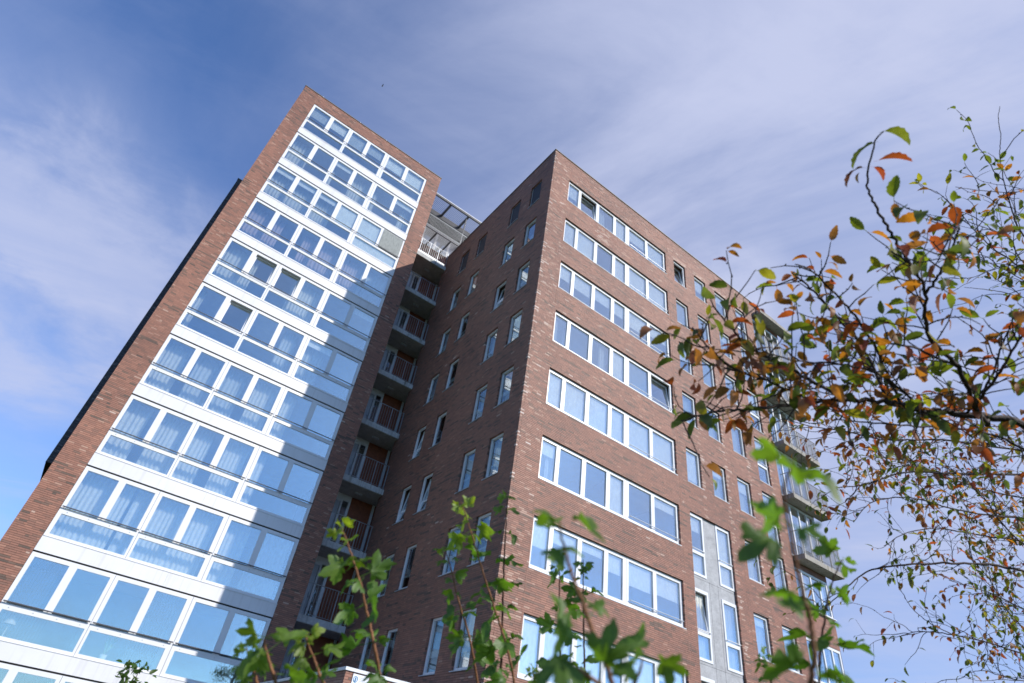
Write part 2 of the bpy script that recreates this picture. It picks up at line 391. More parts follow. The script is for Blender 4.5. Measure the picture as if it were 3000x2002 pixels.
def sheet(name, pl, parent, u0, u1, z0, z1, openings, mt, d0=0.009, depth=0.34):
    mb = MB(); e = 0.005
    perforated(mb, pl, u0, u1, z0, z1, [(a - e, b + e, c - e, f + e) for a, b, c, f in openings], d0, depth, True)
    return mb.build(name, mt, parent)

# ------------------------------------------------------------------ ground
GZ = -0.7
def ground_mat():
    mt, t, out = mat('lawn_and_soil')
    f = world_noise(t, 0.25, 6, 0.6); f2 = world_noise(t, 9, 5, 0.7)
    c = ramp(t, f, [(0.3, (0.035, 0.062, 0.018)), (0.55, (0.055, 0.085, 0.026)), (0.75, (0.085, 0.088, 0.042))], 'LINEAR')
    c = mul(t, c, ramp(t, f2, [(0.3, g(0.6)), (0.7, g(1.2))], 'LINEAR'))
    principled(t, out, c, 0.95, 0.2, 0, bump(t, world_noise(t, 30, 5), 0.8, 0.03)); return mt
M['ground'] = ground_mat()
mb = MB(); mb.quad((-1500, -1500, GZ), (1500, -1500, GZ), (1500, 1500, GZ), (-1500, 1500, GZ)); o = mb.build('ground', 'ground'); tag(o, kind='structure')
M['paving'] = simple('grey_paving', (0.26, 0.25, 0.24), 0.9, 0.3, 0, 0.25, 1.5, 30, 0.3)
mb = MB(); mb.box(-14, 22, -3.2, -0.05, GZ - .2, GZ + .06); o = mb.build('pavement', 'paving'); tag(o, kind='structure')

# ------------------------------------------------------------------ the building
B = empty('apartment_building', (0, 0, GZ))
B.location = (0, 0, 0)
tag(B, 'tall red brick apartment block with white framed windows and stacked gallery balconies', 'building')
H = 27.466; ZT = 25.936; WH = 26 * CH
W1 = 15.55; W2 = 18.3; SE = 10.4
NR = 9
ztop = [ZT - 2.9 * r for r in range(NR)]
COLS = [(8.64, 9.57), (10.32, 11.27), (12.08, 13.05), (13.9, 14.83)]
TALL = 1.652 + 0.76
f_open = []; f_win = []                                       # front openings and windows
for r in range(NR):
    f_open.append((1.04, 8.0, ztop[r] - WH, ztop[r]))
    for ci, (a, b) in enumerate(COLS):
        if r >= 5 and ci < 2: continue
        tall = ci == 3 and r <= 4
        zb = ztop[r] - (38 * CH if tall else WH)
        f_open.append((a, b, zb, ztop[r])); f_win.append((r, ci, a, b, zb, ztop[r], tall))
f_open.append((8.64, 11.14, -0.2, ztop[5]))                   # the concrete panel bay
def tone_front(u, z, dark, rg):
    if dark: return rg.uniform(0.12, 0.30)
    v = min(max(rg.gauss(0.51, 0.125), 0.2), 0.78)
    if u < 1.0 and rg.random() < 0.12: return rg.uniform(0.78, 0.90)
    if u < 0.12 and rg.random() < 0.4: return rg.uniform(0.85, 1.0)  # glints along the corner edge, put into the brick tone
    for a, b in COLS:
        if b < u < b + 0.16 and z < 21 and rg.random() < 0.4: return rg.uniform(0.78, 0.92)  # pale tone paints brick ends glinting in the sun beside the windows
        if z > 25.93 and abs(u - (a + b) / 2) < 0.55 and z < 26.25 and rg.random() < 0.8: return rg.uniform(0.8, 0.9)
    if 3.1 < u < 3.9 and 23.1 < z < 24.2 and rg.random() < 0.4: return rg.uniform(0.78, 0.9)
    if rg.random() < 0.006: return rg.uniform(0.8, 0.92)
    return v
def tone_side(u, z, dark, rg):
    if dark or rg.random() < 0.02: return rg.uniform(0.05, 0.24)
    if rg.random() < 0.006: return rg.uniform(0.8, 0.92)  # a few pale bricks stand in for skylight glints
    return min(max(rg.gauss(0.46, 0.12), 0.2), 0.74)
def tone_tower(u, z, dark, rg):
    if dark or rg.random() < 0.025: return rg.uniform(0.04, 0.24)
    if rg.random() < 0.006: return rg.uniform(0.8, 0.92)
    return min(max(rg.gauss(0.53, 0.13), 0.2), 0.78)
def tone_any(u, z, dark, rg): return rg.random()
wall = sheet('front_wall', PF, B, 0.009, W1, GZ, H - 0.03, f_open, 'mortar')
lay_bricks(PF, wall, 0.0, W1, GZ, H - 0.03, f_open, ZT, tone_front, 0, seed=3)
for x in (0.985, 8.12, 11.8):
    ubox('expansion_joint', 'caulk', x, x + 0.012, -0.0045, 0.05, GZ, H - 0.04, wall)
# side wall
SCOL = [(0.85, 1.69), (2.54, 3.38), (5.52, 6.36), (7.24, 8.08)]
s_open = [(a, b, ztop[r] - WH + 0.03, ztop[r] + 0.03) for r in range(NR) for a, b in SCOL]
wall = sheet('side_wall', PS, B, 0.010, SE, GZ, H - 0.03, s_open, 'mortar')
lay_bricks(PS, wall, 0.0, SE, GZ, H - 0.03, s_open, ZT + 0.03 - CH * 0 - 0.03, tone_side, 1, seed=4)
mb = MB(); mb.box(-0.035, W2, -0.035, 0.36, H - 0.03, H + 0.02); mb.box(-0.035, 0.36, 0.37, SE, H - 0.031, H + 0.019); mb.build('roof_coping', 'coping', B)
# tower wall
OXL, OXR, IXL, IXR = -11.617, -2.194, -10.735, -3.055
ZLT = 32.681; ZB0 = 31.73
NT = 12
t_open = [(IXL, IXR, GZ - 1, ZB0)]
wall = sheet('tower_wall', PT, B, OXL, OXR, GZ, ZLT - 0.03, t_open, 'mortar')
lay_bricks(PT, wall, OXL, OXR, GZ, ZLT - 0.03, t_open, ZB0, tone_tower, None, seed=5)
mb = MB(); mb.box(OXL - 0.03, OXR + 0.03, YL - 0.03, YL + 0.36, ZLT - 0.03, ZLT + 0.02); mb.build('tower_coping', 'coping', B)
for i, x in enumerate((-10.55, -8.1, -6.3, -3.9)): ubox('coping_joint', 'lcoping', x, x + 0.03, YL - 0.036, YL + 0.1, ZLT - 0.034, ZLT + 0.026, B)
ubox('expansion_joint', 'caulk', IXL - 0.004, IXL + 0.010, YL - 0.006, YL + 0.05, ZB0, ZLT - 0.04, wall)
# closing walls and bodies (seen only edge-on or through glass)
mb = MB()
mb.box(OXL + 0.02, OXL + 0.3, YL + 0.345, 22, GZ, ZLT - 0.05)           # tower left flank
mb.box(OXR - 0.3, OXR - 0.004, YL + 0.345, 22, GZ, ZLT - 0.05)          # tower right flank
mb.box(OXL + 0.31, OXR - 0.31, 21.7, 22, GZ, ZLT - 0.05)
mb.box(W2 - 0.3, W2 - 0.01, 0.46, 22, GZ, H - 0.04)
mb.box(OXR, W2 - 0.31, 21.7, 22.0, GZ, H - 0.04)
mb.build('flank_walls', 'plain', B)
mb = MB(); mb.box(0.36, 0.62, SE - 0.28, SE, GZ, H - 0.04); mb.box(0.012, 0.355, SE + 0.001, SE + 0.04, GZ, H - 0.04); mb.build('side_wall_return', 'plain', B)
mb = MB(); mb.box(OXL + 0.4, OXR - 0.4, YL + 0.4, 21.6, ZLT - 0.5, ZLT - 0.3); mb.build('tower_roof', 'soffit', B)
mb = MB(); mb.box(0.4, W2 - 0.4, 0.5, SE - 0.3, H - 0.6, H - 0.35); mb.build('roof', 'soffit', B)
for k in range(11):                                           # storey floors inside
    zf = -2.5 + 2.9 * k + 0.02
    if zf + 0.3 > GZ:
        if zf < 26: mb = MB(); mb.box(0.37, W2 - 0.32, 0.37, SE - 0.3, zf + 2.9 - 0.27, zf + 2.9); mb.build('floor_slab', 'ceil', B)
        mb = MB(); mb.box(OXL + 0.32, OXR - 0.32, YL + 0.36, 15, zf + 2.9 - 0.30, zf + 2.9 - 0.03); mb.build('floor_slab', 'ceil', B)
mb = MB(); mb.box(OXL + 0.33, OXR - 0.33, YL + 0.36, 15, 2.9 * 11 - 2.5 - 0.05, 2.9 * 11 - 2.5 + 0.2); mb.build('floor_slab', 'ceil', B)
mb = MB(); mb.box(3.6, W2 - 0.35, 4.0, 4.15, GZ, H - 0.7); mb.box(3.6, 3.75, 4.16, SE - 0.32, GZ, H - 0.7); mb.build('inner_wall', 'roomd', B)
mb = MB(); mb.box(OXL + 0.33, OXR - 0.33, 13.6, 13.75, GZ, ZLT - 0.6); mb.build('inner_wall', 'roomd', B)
for xx in (2.2, 5.26, 8.3, 11.7): ubox('inner_wall', 'room', xx, xx + 0.1, 0.9 if xx < 3 else 0.40, 3.95, GZ, H - 0.7, B)
for xx in (-8.4, -5.83): ubox('inner_wall', 'room', xx + 0.06, xx + 0.14, YL + 0.75, 13.5, GZ, ZLT - 0.7, B)

# ------------------------------------------------------------------ windows
def curtain(pl, u0, u1, z0, z1, d, mt, parent, amp=0.035, pitch=0.13, seed=0):
    rg = random.Random(seed); n = max(4, int((u1 - u0) / 0.02)); mb = MB(); ph = rg.uniform(0, 6)
    prev = None
    for i in range(n + 1):
        u = u0 + (u1 - u0) * i / n
        w = amp * math.sin(2 * math.pi * u / pitch + ph + 1.3 * math.sin(u * 5 + ph)) * (0.7 + 0.3 * math.sin(u * 9 + ph))
        cur = (pl.p(u, d + w * 0.6, z1), pl.p(u, d + w, z0))
        if prev: mb.quad(prev[1], cur[1], cur[0], prev[0])
        prev = cur
    return mb.build('curtain', mt, parent, smooth=True)
def blind(pl, u0, u1, z0, z1, d, mt, parent):
    return ubox('roller_blind', mt, *pl.lim(u0, u1, d, d + 0.006, z0, z1), parent)
prg = random.Random(77)
def pane(pl, u0, u1, z0, z1, d, mt, parent):
    o = ubox('pane', mt, *pl.lim(u0, u1, d, d + 0.010, z0, z1), parent)
    a, b = prg.gauss(0, 0.0045), prg.gauss(0, 0.0045)
    o.rotation_euler = (a, 0, b) if pl.k == 'Y' else (0, a, b)
    return o
def tilt_sash(pl, u0, u1, z0, z1, d, mt, parent, ang=7.0):    # a bottom-hung sash tipped inwards
    mb = MB(); lp = Plane(pl.k, 0.0); w = 0.055
    perforated(mb, lp, 0, u1 - u0, 0, z1 - z0, [(w, u1 - u0 - w, w, z1 - z0 - w)], 0, 0.05)
    s = mb.build('sash', 'white', parent); s.location = pl.p(u0, d, z0)
    g_ = MB(); g_.box(*lp.lim(w - .005, u1 - u0 - w + .005, 0.018, 0.028, w - .005, z1 - z0 - w + .005))
    me = g_.mesh('pane', mt)
    p = link('pane', me, parent); p.location = pl.p(u0, d, z0)
    for q in (s, p): q.rotation_euler = (R_(-ang), 0, 0) if pl.k == 'Y' else (0, R_(ang), 0)
def handrail(pl, u0, u1, z, d, parent, mt='steel', r=0.016):
    mb = MB(); mb.tube([pl.p(u0, d, z), pl.p(u1, d, z)], r, 8)
    n = max(2, int((u1 - u0) / 1.1) + 1)
    for i in range(n):
        u = u0 + 0.06 + (u1 - u0 - 0.12) * i / (n - 1)
        mb.tube([pl.p(u, d, z), pl.p(u, d + 0.075, z - 0.015)], 0.009, 5)
    return mb.build('rail', mt, parent)

def front_strip(r):
    zt = ztop[r]; zb = zt - WH; rg = random.Random(50 + r)
    ps = [(1.14, 1.77), (1.94, 2.97), (3.16, 4.16), (4.35, 5.03), (5.31, 6.50), (6.68, 7.89)]
    z0, z1 = zb + 0.15, zt - 0.12
    mb = MB(); perforated(mb, PF, 1.042, 5.195, zb + 0.028, zt - 0.002, [(a, b, z0, z1) for a, b in ps[:4]], 0.085, 0.16)
    perforated(mb, PF, 5.205, 7.998, zb + 0.028, zt - 0.002, [(a, b, z0, z1) for a, b in ps[4:]], 0.085, 0.16)
    w = mb.build('window', 'white', B)
    ubox('frame_joint', 'gasket', *PF.lim(5.195, 5.205, 0.095, 0.15, zb + 0.03, zt - 0.01), w)
    for a, b in ps:                                           # inner casement lips
        pass
    ubox('sill', 'white', *PF.lim(1.03, 8.012, -0.018, 0.14, zb - 0.002, zb + 0.026), w)
    handrail(PF, 5.30, 7.95, zb + 0.24, 0.02, w, 'sill')
    opened = {0: 1, 3: 5}.get(r, -1)
    for i, (a, b) in enumerate(ps):
        if i == opened: tilt_sash(PF, a + .004, b - .004, z0 + .004, z1 - .004, 0.10, 'glass_f', w)
        else:
            pane(PF, a, b, z0, z1, 0.125, 'glass_f', w)
    H_ = z1 - z0
    frac = {0: [.62, .35, 0, .9, .55, .8], 1: [1, 1, 0, 1, 1, 1], 2: [.5, .55, .45, .5, .62, .42], 3: [0, 0, 0, .9, 1, 0],
            4: [1, 1, 1, 1, 1, 1], 5: [.35, 0, 0, 1, 0, .25], 6: [.55, .3, .2, .42, .55, .5], 7: [1, 1, .9, .4, .95, .3], 8: [1, .6, .7, 1, .4, .8]}[r]
    for i, (a, b) in enumerate(ps):
        f = frac[i]
        if f > 0 and i != opened: blind(PF, a + 0.01, b - 0.01, z1 - f * H_ - 0.0, z1 + 0.03, 0.185, 'blind' if not (r == 3 and i == 4) else 'gblind', w)
    cl = {0: [(1.3, 1.6), (3.3, 3.75)], 3: [(1.14, 1.45), (3.75, 4.16)], 5: [(1.5, 1.8)], 6: [(2.3, 2.7)]}.get(r, [])
    for a, b in cl: curtain(PF, a, b, z0 - 0.3, z1 + 0.05, 0.30, 'sheer', w, seed=r)
for r in range(NR): front_strip(r)
for (r, ci, a, b, zb, zt, tall) in f_win:
    rg = random.Random(r * 11 + ci); z0, z1 = zb + 0.10, zt - 0.09
    holes = [(a + 0.085, b - 0.085, z0, z1)]
    if tall: zm = zt - 1.50; holes = [(a + 0.085, b - 0.085, zm + 0.11, z1), (a + 0.085, b - 0.085, z0, zm)]
    mb = MB(); perforated(mb, PF, a + 0.002, b - 0.002, zb + 0.02, zt - 0.002, holes, 0.085, 0.16); w = mb.build('window', 'white', B)
    ubox('sill', 'white', *PF.lim(a - 0.012, b + 0.02, -0.016, 0.14, zb - 0.004, zb + 0.019), w)
    for i, h in enumerate(holes):
        if r == 0 and ci == 0: tilt_sash(PF, h[0] + .003, h[1] - .003, h[2] + .003, h[3] - .003, 0.10, 'glass_f', w, 9)
        else: pane(PF, *h, 0.125, 'glass_f', w)
        f = rg.choice((0.35, 0.55, 0.3, 0.9, 0.0, 0.2)) if i == 0 else 0
        if (r, ci) in ((1, 0), (1, 1), (2, 1)): blind(PF, h[0], h[1], h[2], h[3] + .02, 0.185, 'gblind', w)
        elif f > 0 and (r, ci) != (0, 0): blind(PF, h[0], h[1], h[3] - f * (h[3] - h[2]), h[3] + 0.02, 0.19, 'blind', w)
        if f < 0.5 and rg.random() < 0.7: curtain(PF, h[0], h[1], h[2] - 0.1, h[3] + 0.02, 0.28, 'sheer' if rg.random() < 0.6 else 'curt', w, seed=r * 9 + ci)
    if tall: handrail(PF, a + 0.03, b - 0.03, zm + 0.16, 0.05, w, 'white', 0.018)
# concrete panel bay with tall windows
zt5 = ztop[5]
mb = MB()
bay_holes = [(a, b, ztop[r] - TALL, ztop[r] - 0.004) for r in range(5, NR) for a, b in ((8.645, 9.47), (10.26, 11.135))]
perforated(mb, PF, 8.643, 11.137, -0.2, zt5 - 0.003, bay_holes, 0.10, 0.2, True)
cp = mb.build('concrete_panel', 'conc_panel', B)
for r in range(5, NR):
    zj = ztop[r] - TALL - 0.10
    for (a, b) in ((8.65, 9.62), (9.63, 10.12), (10.13, 11.13)): ubox('panel_joint', 'gasket', *PF.lim(a, b, 0.0985, 0.12, zj, zj + 0.008), cp)
for x in (9.622, 10.122): ubox('panel_joint', 'gasket', *PF.lim(x, x + 0.007, 0.0975, 0.12, -0.15, ztop[5] - TALL - 0.05), cp)
for r in range(5, NR):
    for ci, (a, b) in enumerate(((8.645, 9.47), (10.26, 11.135))):
        zt, zb = ztop[r] - 0.006, ztop[r] - TALL + 0.002; zm = ztop[r] - 1.60; rg = random.Random(r * 5 + ci)
        holes = [(a + 0.09, b - 0.09, zm + 0.12, zt - 0.12), (a + 0.09, b - 0.09, zb + 0.09, zm)]
        mb = MB(); perforated(mb, PF, a + 0.002, b - 0.002, zb, zt, holes, 0.075, 0.16); w = mb.build('window', 'white', B)
        handrail(PF, a + 0.03, b - 0.03, zm + 0.17, 0.035, w, 'white', 0.018)
        for i, h in enumerate(holes):
            if r in (6, 7) and ci == 0 and i == 0: tilt_sash(PF, h[0] + .003, h[1] - .003, h[2] + .003, h[3] - .003, 0.09, 'glass_f', w, 8)
            else: pane(PF, *h, 0.115, 'glass_f', w)
            if r >= 6: curtain(PF, h[0], h[1], h[2] - 0.1, h[3] - 0.02, 0.24, 'curt', w, amp=0.02, seed=r * 3 + ci + i)
            elif i == 0: blind(PF, h[0], h[1], h[3] - (0.4 if ci == 0 else 1.0) * (h[3] - h[2]), h[3] + 0.02, 0.19, 'blind', w)
            else: blind(PF, h[0], h[1], h[2], h[3] + 0.02, 0.19, 'blind', w)
# side windows
for r in range(NR):
    for ci, (a, b) in enumerate(SCOL):
        zt, zb = ztop[r] + 0.03, ztop[r] - WH + 0.03; rg = random.Random(r * 17 + ci)
        h = (a + 0.08, b - 0.08, zb + 0.10, zt - 0.09); top = r == 0
        mb = MB(); perforated(mb, PS, a + 0.002, b - 0.002, zb + 0.016, zt - 0.002, [h], 0.085, 0.16); w = mb.build('window', 'white', B)
        ubox('sill', 'sill', *PS.lim(a - 0.015, b + 0.05, -0.03, 0.14, zb - 0.006, zb + 0.015), w)
        if (r, ci) in ((2, 1), (4, 3), (5, 3), (5, 2)): tilt_sash(PS, h[0] + .003, h[1] - .003, h[2] + .003, h[3] - .003, 0.10, 'glass_s', w, 8)
        else: pane(PS, *h, 0.125, 'glass_s', w)
        if top: ubox('insect_screen', 'screen', *PS.lim(h[0] - .02, h[1] + .02, 0.072, 0.084, h[2] - .02, h[3] + .02), w)
        else:
            zr = h[2] + 0.42
            ubox('inner_rail', 'white', *PS.lim(h[0], h[1], 0.17, 0.20, zr, zr + rg.choice((0.05, 0.10, 0.18))), w)
            if rg.random() < 0.75:
                s = rg.uniform(0.3, 1.0) * (h[1] - h[0])
                curtain(PS, h[0], h[0] + s, h[2] - 0.1, h[3], 0.26, rg.choice(('sheer', 'curt', 'sheer')), w, seed=r * 7 + ci)

# ------------------------------------------------------------------ tower glazing
T_UP = [(-10.60, -9.63), (-9.40, -8.43), (-8.18, -7.22), (-6.99, -6.00), (-5.70, -4.55), (-4.33, -3.19)]
T_LO = [(-10.60, -8.39), (-8.23, -6.00), (-5.70, -3.19)]
T_UN = [(IXL + 0.012, -8.318), (-8.308, -5.838), (-5.826, IXR - 0.012)]
CUR = {0: [(-10.6, -8.4, 'vert'), (-8.2, -6.0, 'vert'), (-5.7, -3.2, 'vert')], 1: [(-10.6, -9.55, 'curt'), (-8.2, -8.0, 'curt'), (-7.0, -5.9, 'curt'), (-5.75, -5.35, 'curt'), (-3.75, -3.2, 'curt')],
       2: [(-10.62, -8.4, 'curt'), (-8.2, -7.2, 'curt')], 3: [(-10.62, -8.95, 'curt2'), (-7.85, -6.0, 'curt2'), (-5.72, -4.6, 'curt2'), (-4.5, -3.2, 'sheer')],
       4: [(-10.62, -9.1, 'curt'), (-7.35, -6.0, 'curt')], 5: [(-10.62, -10.35, 'curt'), (-6.75, -6.1, 'sheer'), (-5.7, -4.7, 'sheer')],
       6: [(-10.62, -9.7, 'curt'), (-9.35, -8.4, 'sheer'), (-8.2, -7.3, 'sheer'), (-6.9, -6.0, 'curt'), (-5.72, -5.1, 'curt')], 7: [(-10.62, -9.8, 'curt'), (-9.45, -8.4, 'curt'), (-8.2, -7.45, 'curt'), (-7.0, -6.05, 'curt'), (-5.72, -5.3, 'curt')],
       8: [(-10.62, -9.0, 'curt'), (-8.9, -8.35, 'curt'), (-8.2, -6.05, 'curt'), (-5.72, -4.8, 'curt'), (-4.5, -3.2, 'sheer')],
       9: [(-10.6, -9.3, 'vert'), (-7.0, -6.0, 'vert'), (-3.9, -3.2, 'sheer')], 10: [(-10.6, -9, 'vert'), (-8.2, -7.0, 'vert')], 11: []}
for k in range(NT):
    zb = ZB0 - 2.9 * k
    if zb < 0: break
    fr = MB()
    for ui, (ua, ub) in enumerate(T_UN):
        holes = [(a, b, zb - 1.50, zb - 0.14) for a, b in T_UP if ua < a < ub] + [(a, b, zb - 2.31, zb - 1.66) for a, b in T_LO if ua < a < ub]
        perforated(fr, PT, ua, ub, zb - 2.41, zb - 0.015, holes, 0.03, 0.11)
    w = fr.build('window', 'white', B)
    for xj in (-8.317, -5.837): ubox('frame_joint', 'gasket', *PT.lim(xj, xj + 0.009, 0.045, 0.10, zb - 2.40, zb - 0.02), w)
    ubox('spandrel_panel', 'panel', *PT.lim(IXL + 0.006, -6.9, -0.004, 0.10, zb - 2.868, zb - 2.418), w)
    ubox('spandrel_panel', 'panel', *PT.lim(-6.897, IXR - 0.006, -0.004, 0.10, zb - 2.868, zb - 2.418), w)
    ubox('drip_edge', 'white', *PT.lim(IXL + 0.006, IXR - 0.006, -0.022, 0.02, zb - 2.417, zb - 2.405), w)
    ubox('shadow_gap', 'gasket', *PT.lim(IXL + 0.006, IXR - 0.006, 0.035, 0.10, zb - 2.905, zb - 2.869), w)
    opened = {4: (1, 2), 5: (1,)}.get(k, ())
    for i, (a, b) in enumerate(T_UP):
        if i in opened: tilt_sash(PT, a + .003, b - .003, zb - 1.497, zb - 0.143, 0.04, 'glass_t', w, 6)
        else: pane(PT, a, b, zb - 1.50, zb - 0.14, 0.06, 'glass_t', w)
    for a, b in T_LO: pane(PT, a, b, zb - 2.31, zb - 1.66, 0.06, 'glass_t', w)
    for (ua, ub) in T_UN: handrail(PT, ua + 0.03, ub - 0.03, zb - 1.455, -0.05, w, 'rail', 0.021)
    for q, (ua, ub) in enumerate(T_UN):
        for j in range(4 if q < 2 else 5):
            u = ua + 0.25 + j * (ub - ua - 0.5) / (3 if q < 2 else 4); ubox('bolt', 'steel', *PT.lim(u - .012, u + .012, 0.018, 0.031, zb - 1.60, zb - 1.576), w)
    for j, (a, b, m_) in enumerate(CUR[k]):
      if m_ == 'vert':                                        # hanging louvres
        nl = int((b - a) / 0.085)
        for q in range(nl): ubox('louvre', 'gblind', *PT.lim(a + q * 0.085, a + q * 0.085 + 0.012, 0.34, 0.41, zb - 2.5, zb - 0.1), w)
      else: curtain(PT, a, b, zb - 2.55, zb - 0.05, 0.52, m_, w, amp=0.05, pitch=0.17, seed=k * 10 + j)
    if k == 0:
        for i, (a, b) in enumerate(T_UP): blind(PT, a, b, zb - 0.14 - (0.55, .5, .75, .5, .62, .8)[i] * 1.36, zb - 0.1, 0.2, 'blind' if i in (1, 4, 5) else 'sheerb', w)
        for a, b in T_LO: blind(PT, a, b, zb - 2.31, zb - 1.75, 0.45, 'sheerb', w)  # blinds added to lighten the lower panes of the top storey
    if k == 2:
        blind(PT, *T_UP[3], zb - 1.5, zb - 0.1, 0.13, 'blind', w); blind(PT, *T_UP[4], zb - 1.5, zb - 0.1, 0.13, 'blind', w); blind(PT, *T_LO[2], zb - 2.3, zb - 1.6, 0.13, 'blind', w)
        blind(PT, T_UP[5][0] - .06, T_UP[5][1] + .03, zb - 1.47, zb - 0.06, 0.0, 'gblind', w)
    if k in (1, 2, 4, 5):
        for i, (a, b) in enumerate(T_UP):
            if i not in opened and ((i + k) % 3 == 0 or k == 2): blind(PT, a, b, zb - 0.14 - 0.30, zb - 0.1, 0.17, 'blind', w)

ubox('tower_plinth', 'conc_panel', IXL + 0.006, IXR - 0.006, YL + 0.01, YL + 0.2, GZ, ZB0 - 2.9 * 10 - 2.91, B)
M['pot'] = simple('white_pot', (0.68, 0.68, 0.66), 0.5); M['shade'] = cloth('lamp_shade_cloth', (0.80, 0.74, 0.66), 0.4); M['houseplant'] = simple('houseplant_leaf', (0.16, 0.26, 0.10), 0.5)
zs = ZB0 - 2.9 * 9 - 2.36
pp = MB(); pp.tube([(-7.55, YL + 0.34, zs), (-7.55, YL + 0.34, zs + 0.04), (-7.55, YL + 0.34, zs + 0.20)], [0.07, 0.085, 0.11], 12); pp = pp.build('potted_plant', 'pot'); tag(pp, 'white potted houseplant behind the lower glass of the second lowest tower storey', 'plant')
pr = random.Random(2); mb = MB()
for i in range(16):
    a = pr.uniform(0, 6.28); r = pr.uniform(0.08, 0.24); h_ = pr.uniform(0.3, 0.75); mb.tube([(-7.55, YL + 0.34, zs + 0.18), (-7.55 + r * .4 * math.cos(a), YL + 0.34 + r * .3 * math.sin(a), zs + 0.18 + h_ * .7), (-7.55 + r * math.cos(a), YL + 0.34 + r * .6 * math.sin(a), zs + 0.15 + h_)], [0.006, 0.022, 0.003], 4)
mb.build('leaves', 'houseplant', pp)
tl = MB(); tl.tube([(-10.25, YL + 0.40, zs + 0.42), (-10.25, YL + 0.40, zs + 0.62)], [0.17, 0.09], 14); tl = tl.build('table_lamp', 'shade'); tag(tl, 'pale table lamp behind the left lower glass of the second lowest tower storey', 'lamp')
mb = MB(); mb.tube([(-10.25, YL + 0.40, zs), (-10.25, YL + 0.40, zs + 0.03), (-10.25, YL + 0.40, zs + 0.05), (-10.25, YL + 0.40, zs + 0.42)], [0.09, 0.08, 0.02, 0.015], 10); mb.build('lamp_base', 'pot', tl)

# ------------------------------------------------------------------ gallery balconies between the blocks
GY = 10.03; GX0, GX1 = OXR + 0.002, -0.004; GBACK = 11.45
FL = [26.47 - 2.9 * k for k in range(10)]
bar_me = MB(); bar_me.tube([(0, 0, 0), (0, 0, 1)], 0.009, 6); bar_me = bar_me.mesh('railing_bar', 'steel')
bar2_me = MB(); bar2_me.box(-.008, .008, -.006, .006, 0, 1); bar2_me = bar2_me.mesh('flat_railing_bar', 'bars')
post_me = MB(); post_me.box(-.018, .018, -.006, .006, 0, 1); post_me = post_me.mesh('railing_post', 'steel')
mb = MB(); mb.box(OXR, 3.0, GBACK + 0.31, GBACK + 0.6, GZ, 29.1); mb.build('gallery_back_wall', 'plain', B)
for k, zf in enumerate(FL):
    if zf < GZ: break
    mb = MB(); mb.box(GX0, GX1, GY, SE + 0.055, zf - 0.26, zf); mb.box(GX0, 1.0, SE + 0.06, GBACK + 0.3, zf - 0.262, zf - 0.003)
    s = mb.build('gallery_balcony', 'conc', B)
    ubox('soffit', 'soffit', GX0 + 0.03, GX1 - 0.002, GY + 0.04, GBACK - 0.01, zf - 0.275, zf - 0.263, s)
    ubox('ceiling_lamp', 'sill', -1.02, -0.68, 10.72, 10.82, zf - 0.335, zf - 0.276, s)
    zr = zf + 1.16; n = 18
    mb = MB(); mb.tube([(GX0, GY + 0.03, zr), (GX1 - 0.03, GY + 0.03, zr)], 0.016, 8); mb.box(GX0, GX1 - .03, GY + 0.022, GY + 0.038, zf + 0.055, zf + 0.07); mb.build('hand_rail', 'steel', s)
    for i in range(n):
        x = GX0 + 0.03 + (GX1 - 0.06 - GX0 - 0.03) * i / (n - 1)
        p = link('railing_post' if i % 5 == 2 else 'railing_bar', post_me if i % 5 == 2 else bar_me, s)
        p.location = (x, GY + 0.03, zf + 0.06 if i % 5 != 2 else zf + 0.002); p.scale = (1, 1, zr - p.location.z)
    # door wall behind
    zc = zf + 2.63
    if k == 0: continue
    mb = MB(); pl = Plane('Y', GBACK)
    perforated(mb, pl, GX0, -0.84, zf + 0.001, zc, [(-1.62, -1.30, zf + 0.15, zc - 0.35), (-1.22, -0.94, zf + 0.12, zc - 0.28)], 0, 0.08)
    d = mb.build('gallery_door', 'white', s)
    ubox('door_leaf', 'grey_paint', GX0 + 0.02, -1.32, GBACK + 0.035, GBACK + 0.07, zf + 0.03, zc - 0.30, s)
    ubox('pane', 'glass_s', -1.215, -0.945, GBACK + 0.04, GBACK + 0.05, zf + 0.125, zc - 0.285, s)
    ubox('door_back', 'gasket', -1.26, -0.9, GBACK + 0.20, GBACK + 0.28, zf + 0.1, zc - 0.2, s)
    ubox('door_handle', 'steel', -1.42, -1.36, GBACK - 0.05, GBACK - 0.005, zf + 0.98, zf + 1.16, s)
    ubox('cladding_panel', 'rust', -0.835, 0.22, GBACK + 0.02, GBACK + 0.08, zf + 0.001, zc, s)
    ubox('door_frame', 'white', 0.225, 0.34, GBACK - 0.02, GBACK + 0.08, zf + 0.001, zc, s)
    ubox('cladding_panel', 'rust', 0.345, 0.99, GBACK + 0.02, GBACK + 0.08, zf + 0.001, zc, s)
mb = MB(); mb.box(0.62, 3.0, SE - 0.2, SE + 0.05, GZ, 26.2); mb.box(1.0, 1.2, SE + 0.06, GBACK + 0.3, GZ, 26.2); mb.build('gallery_side_wall', 'plain', B)

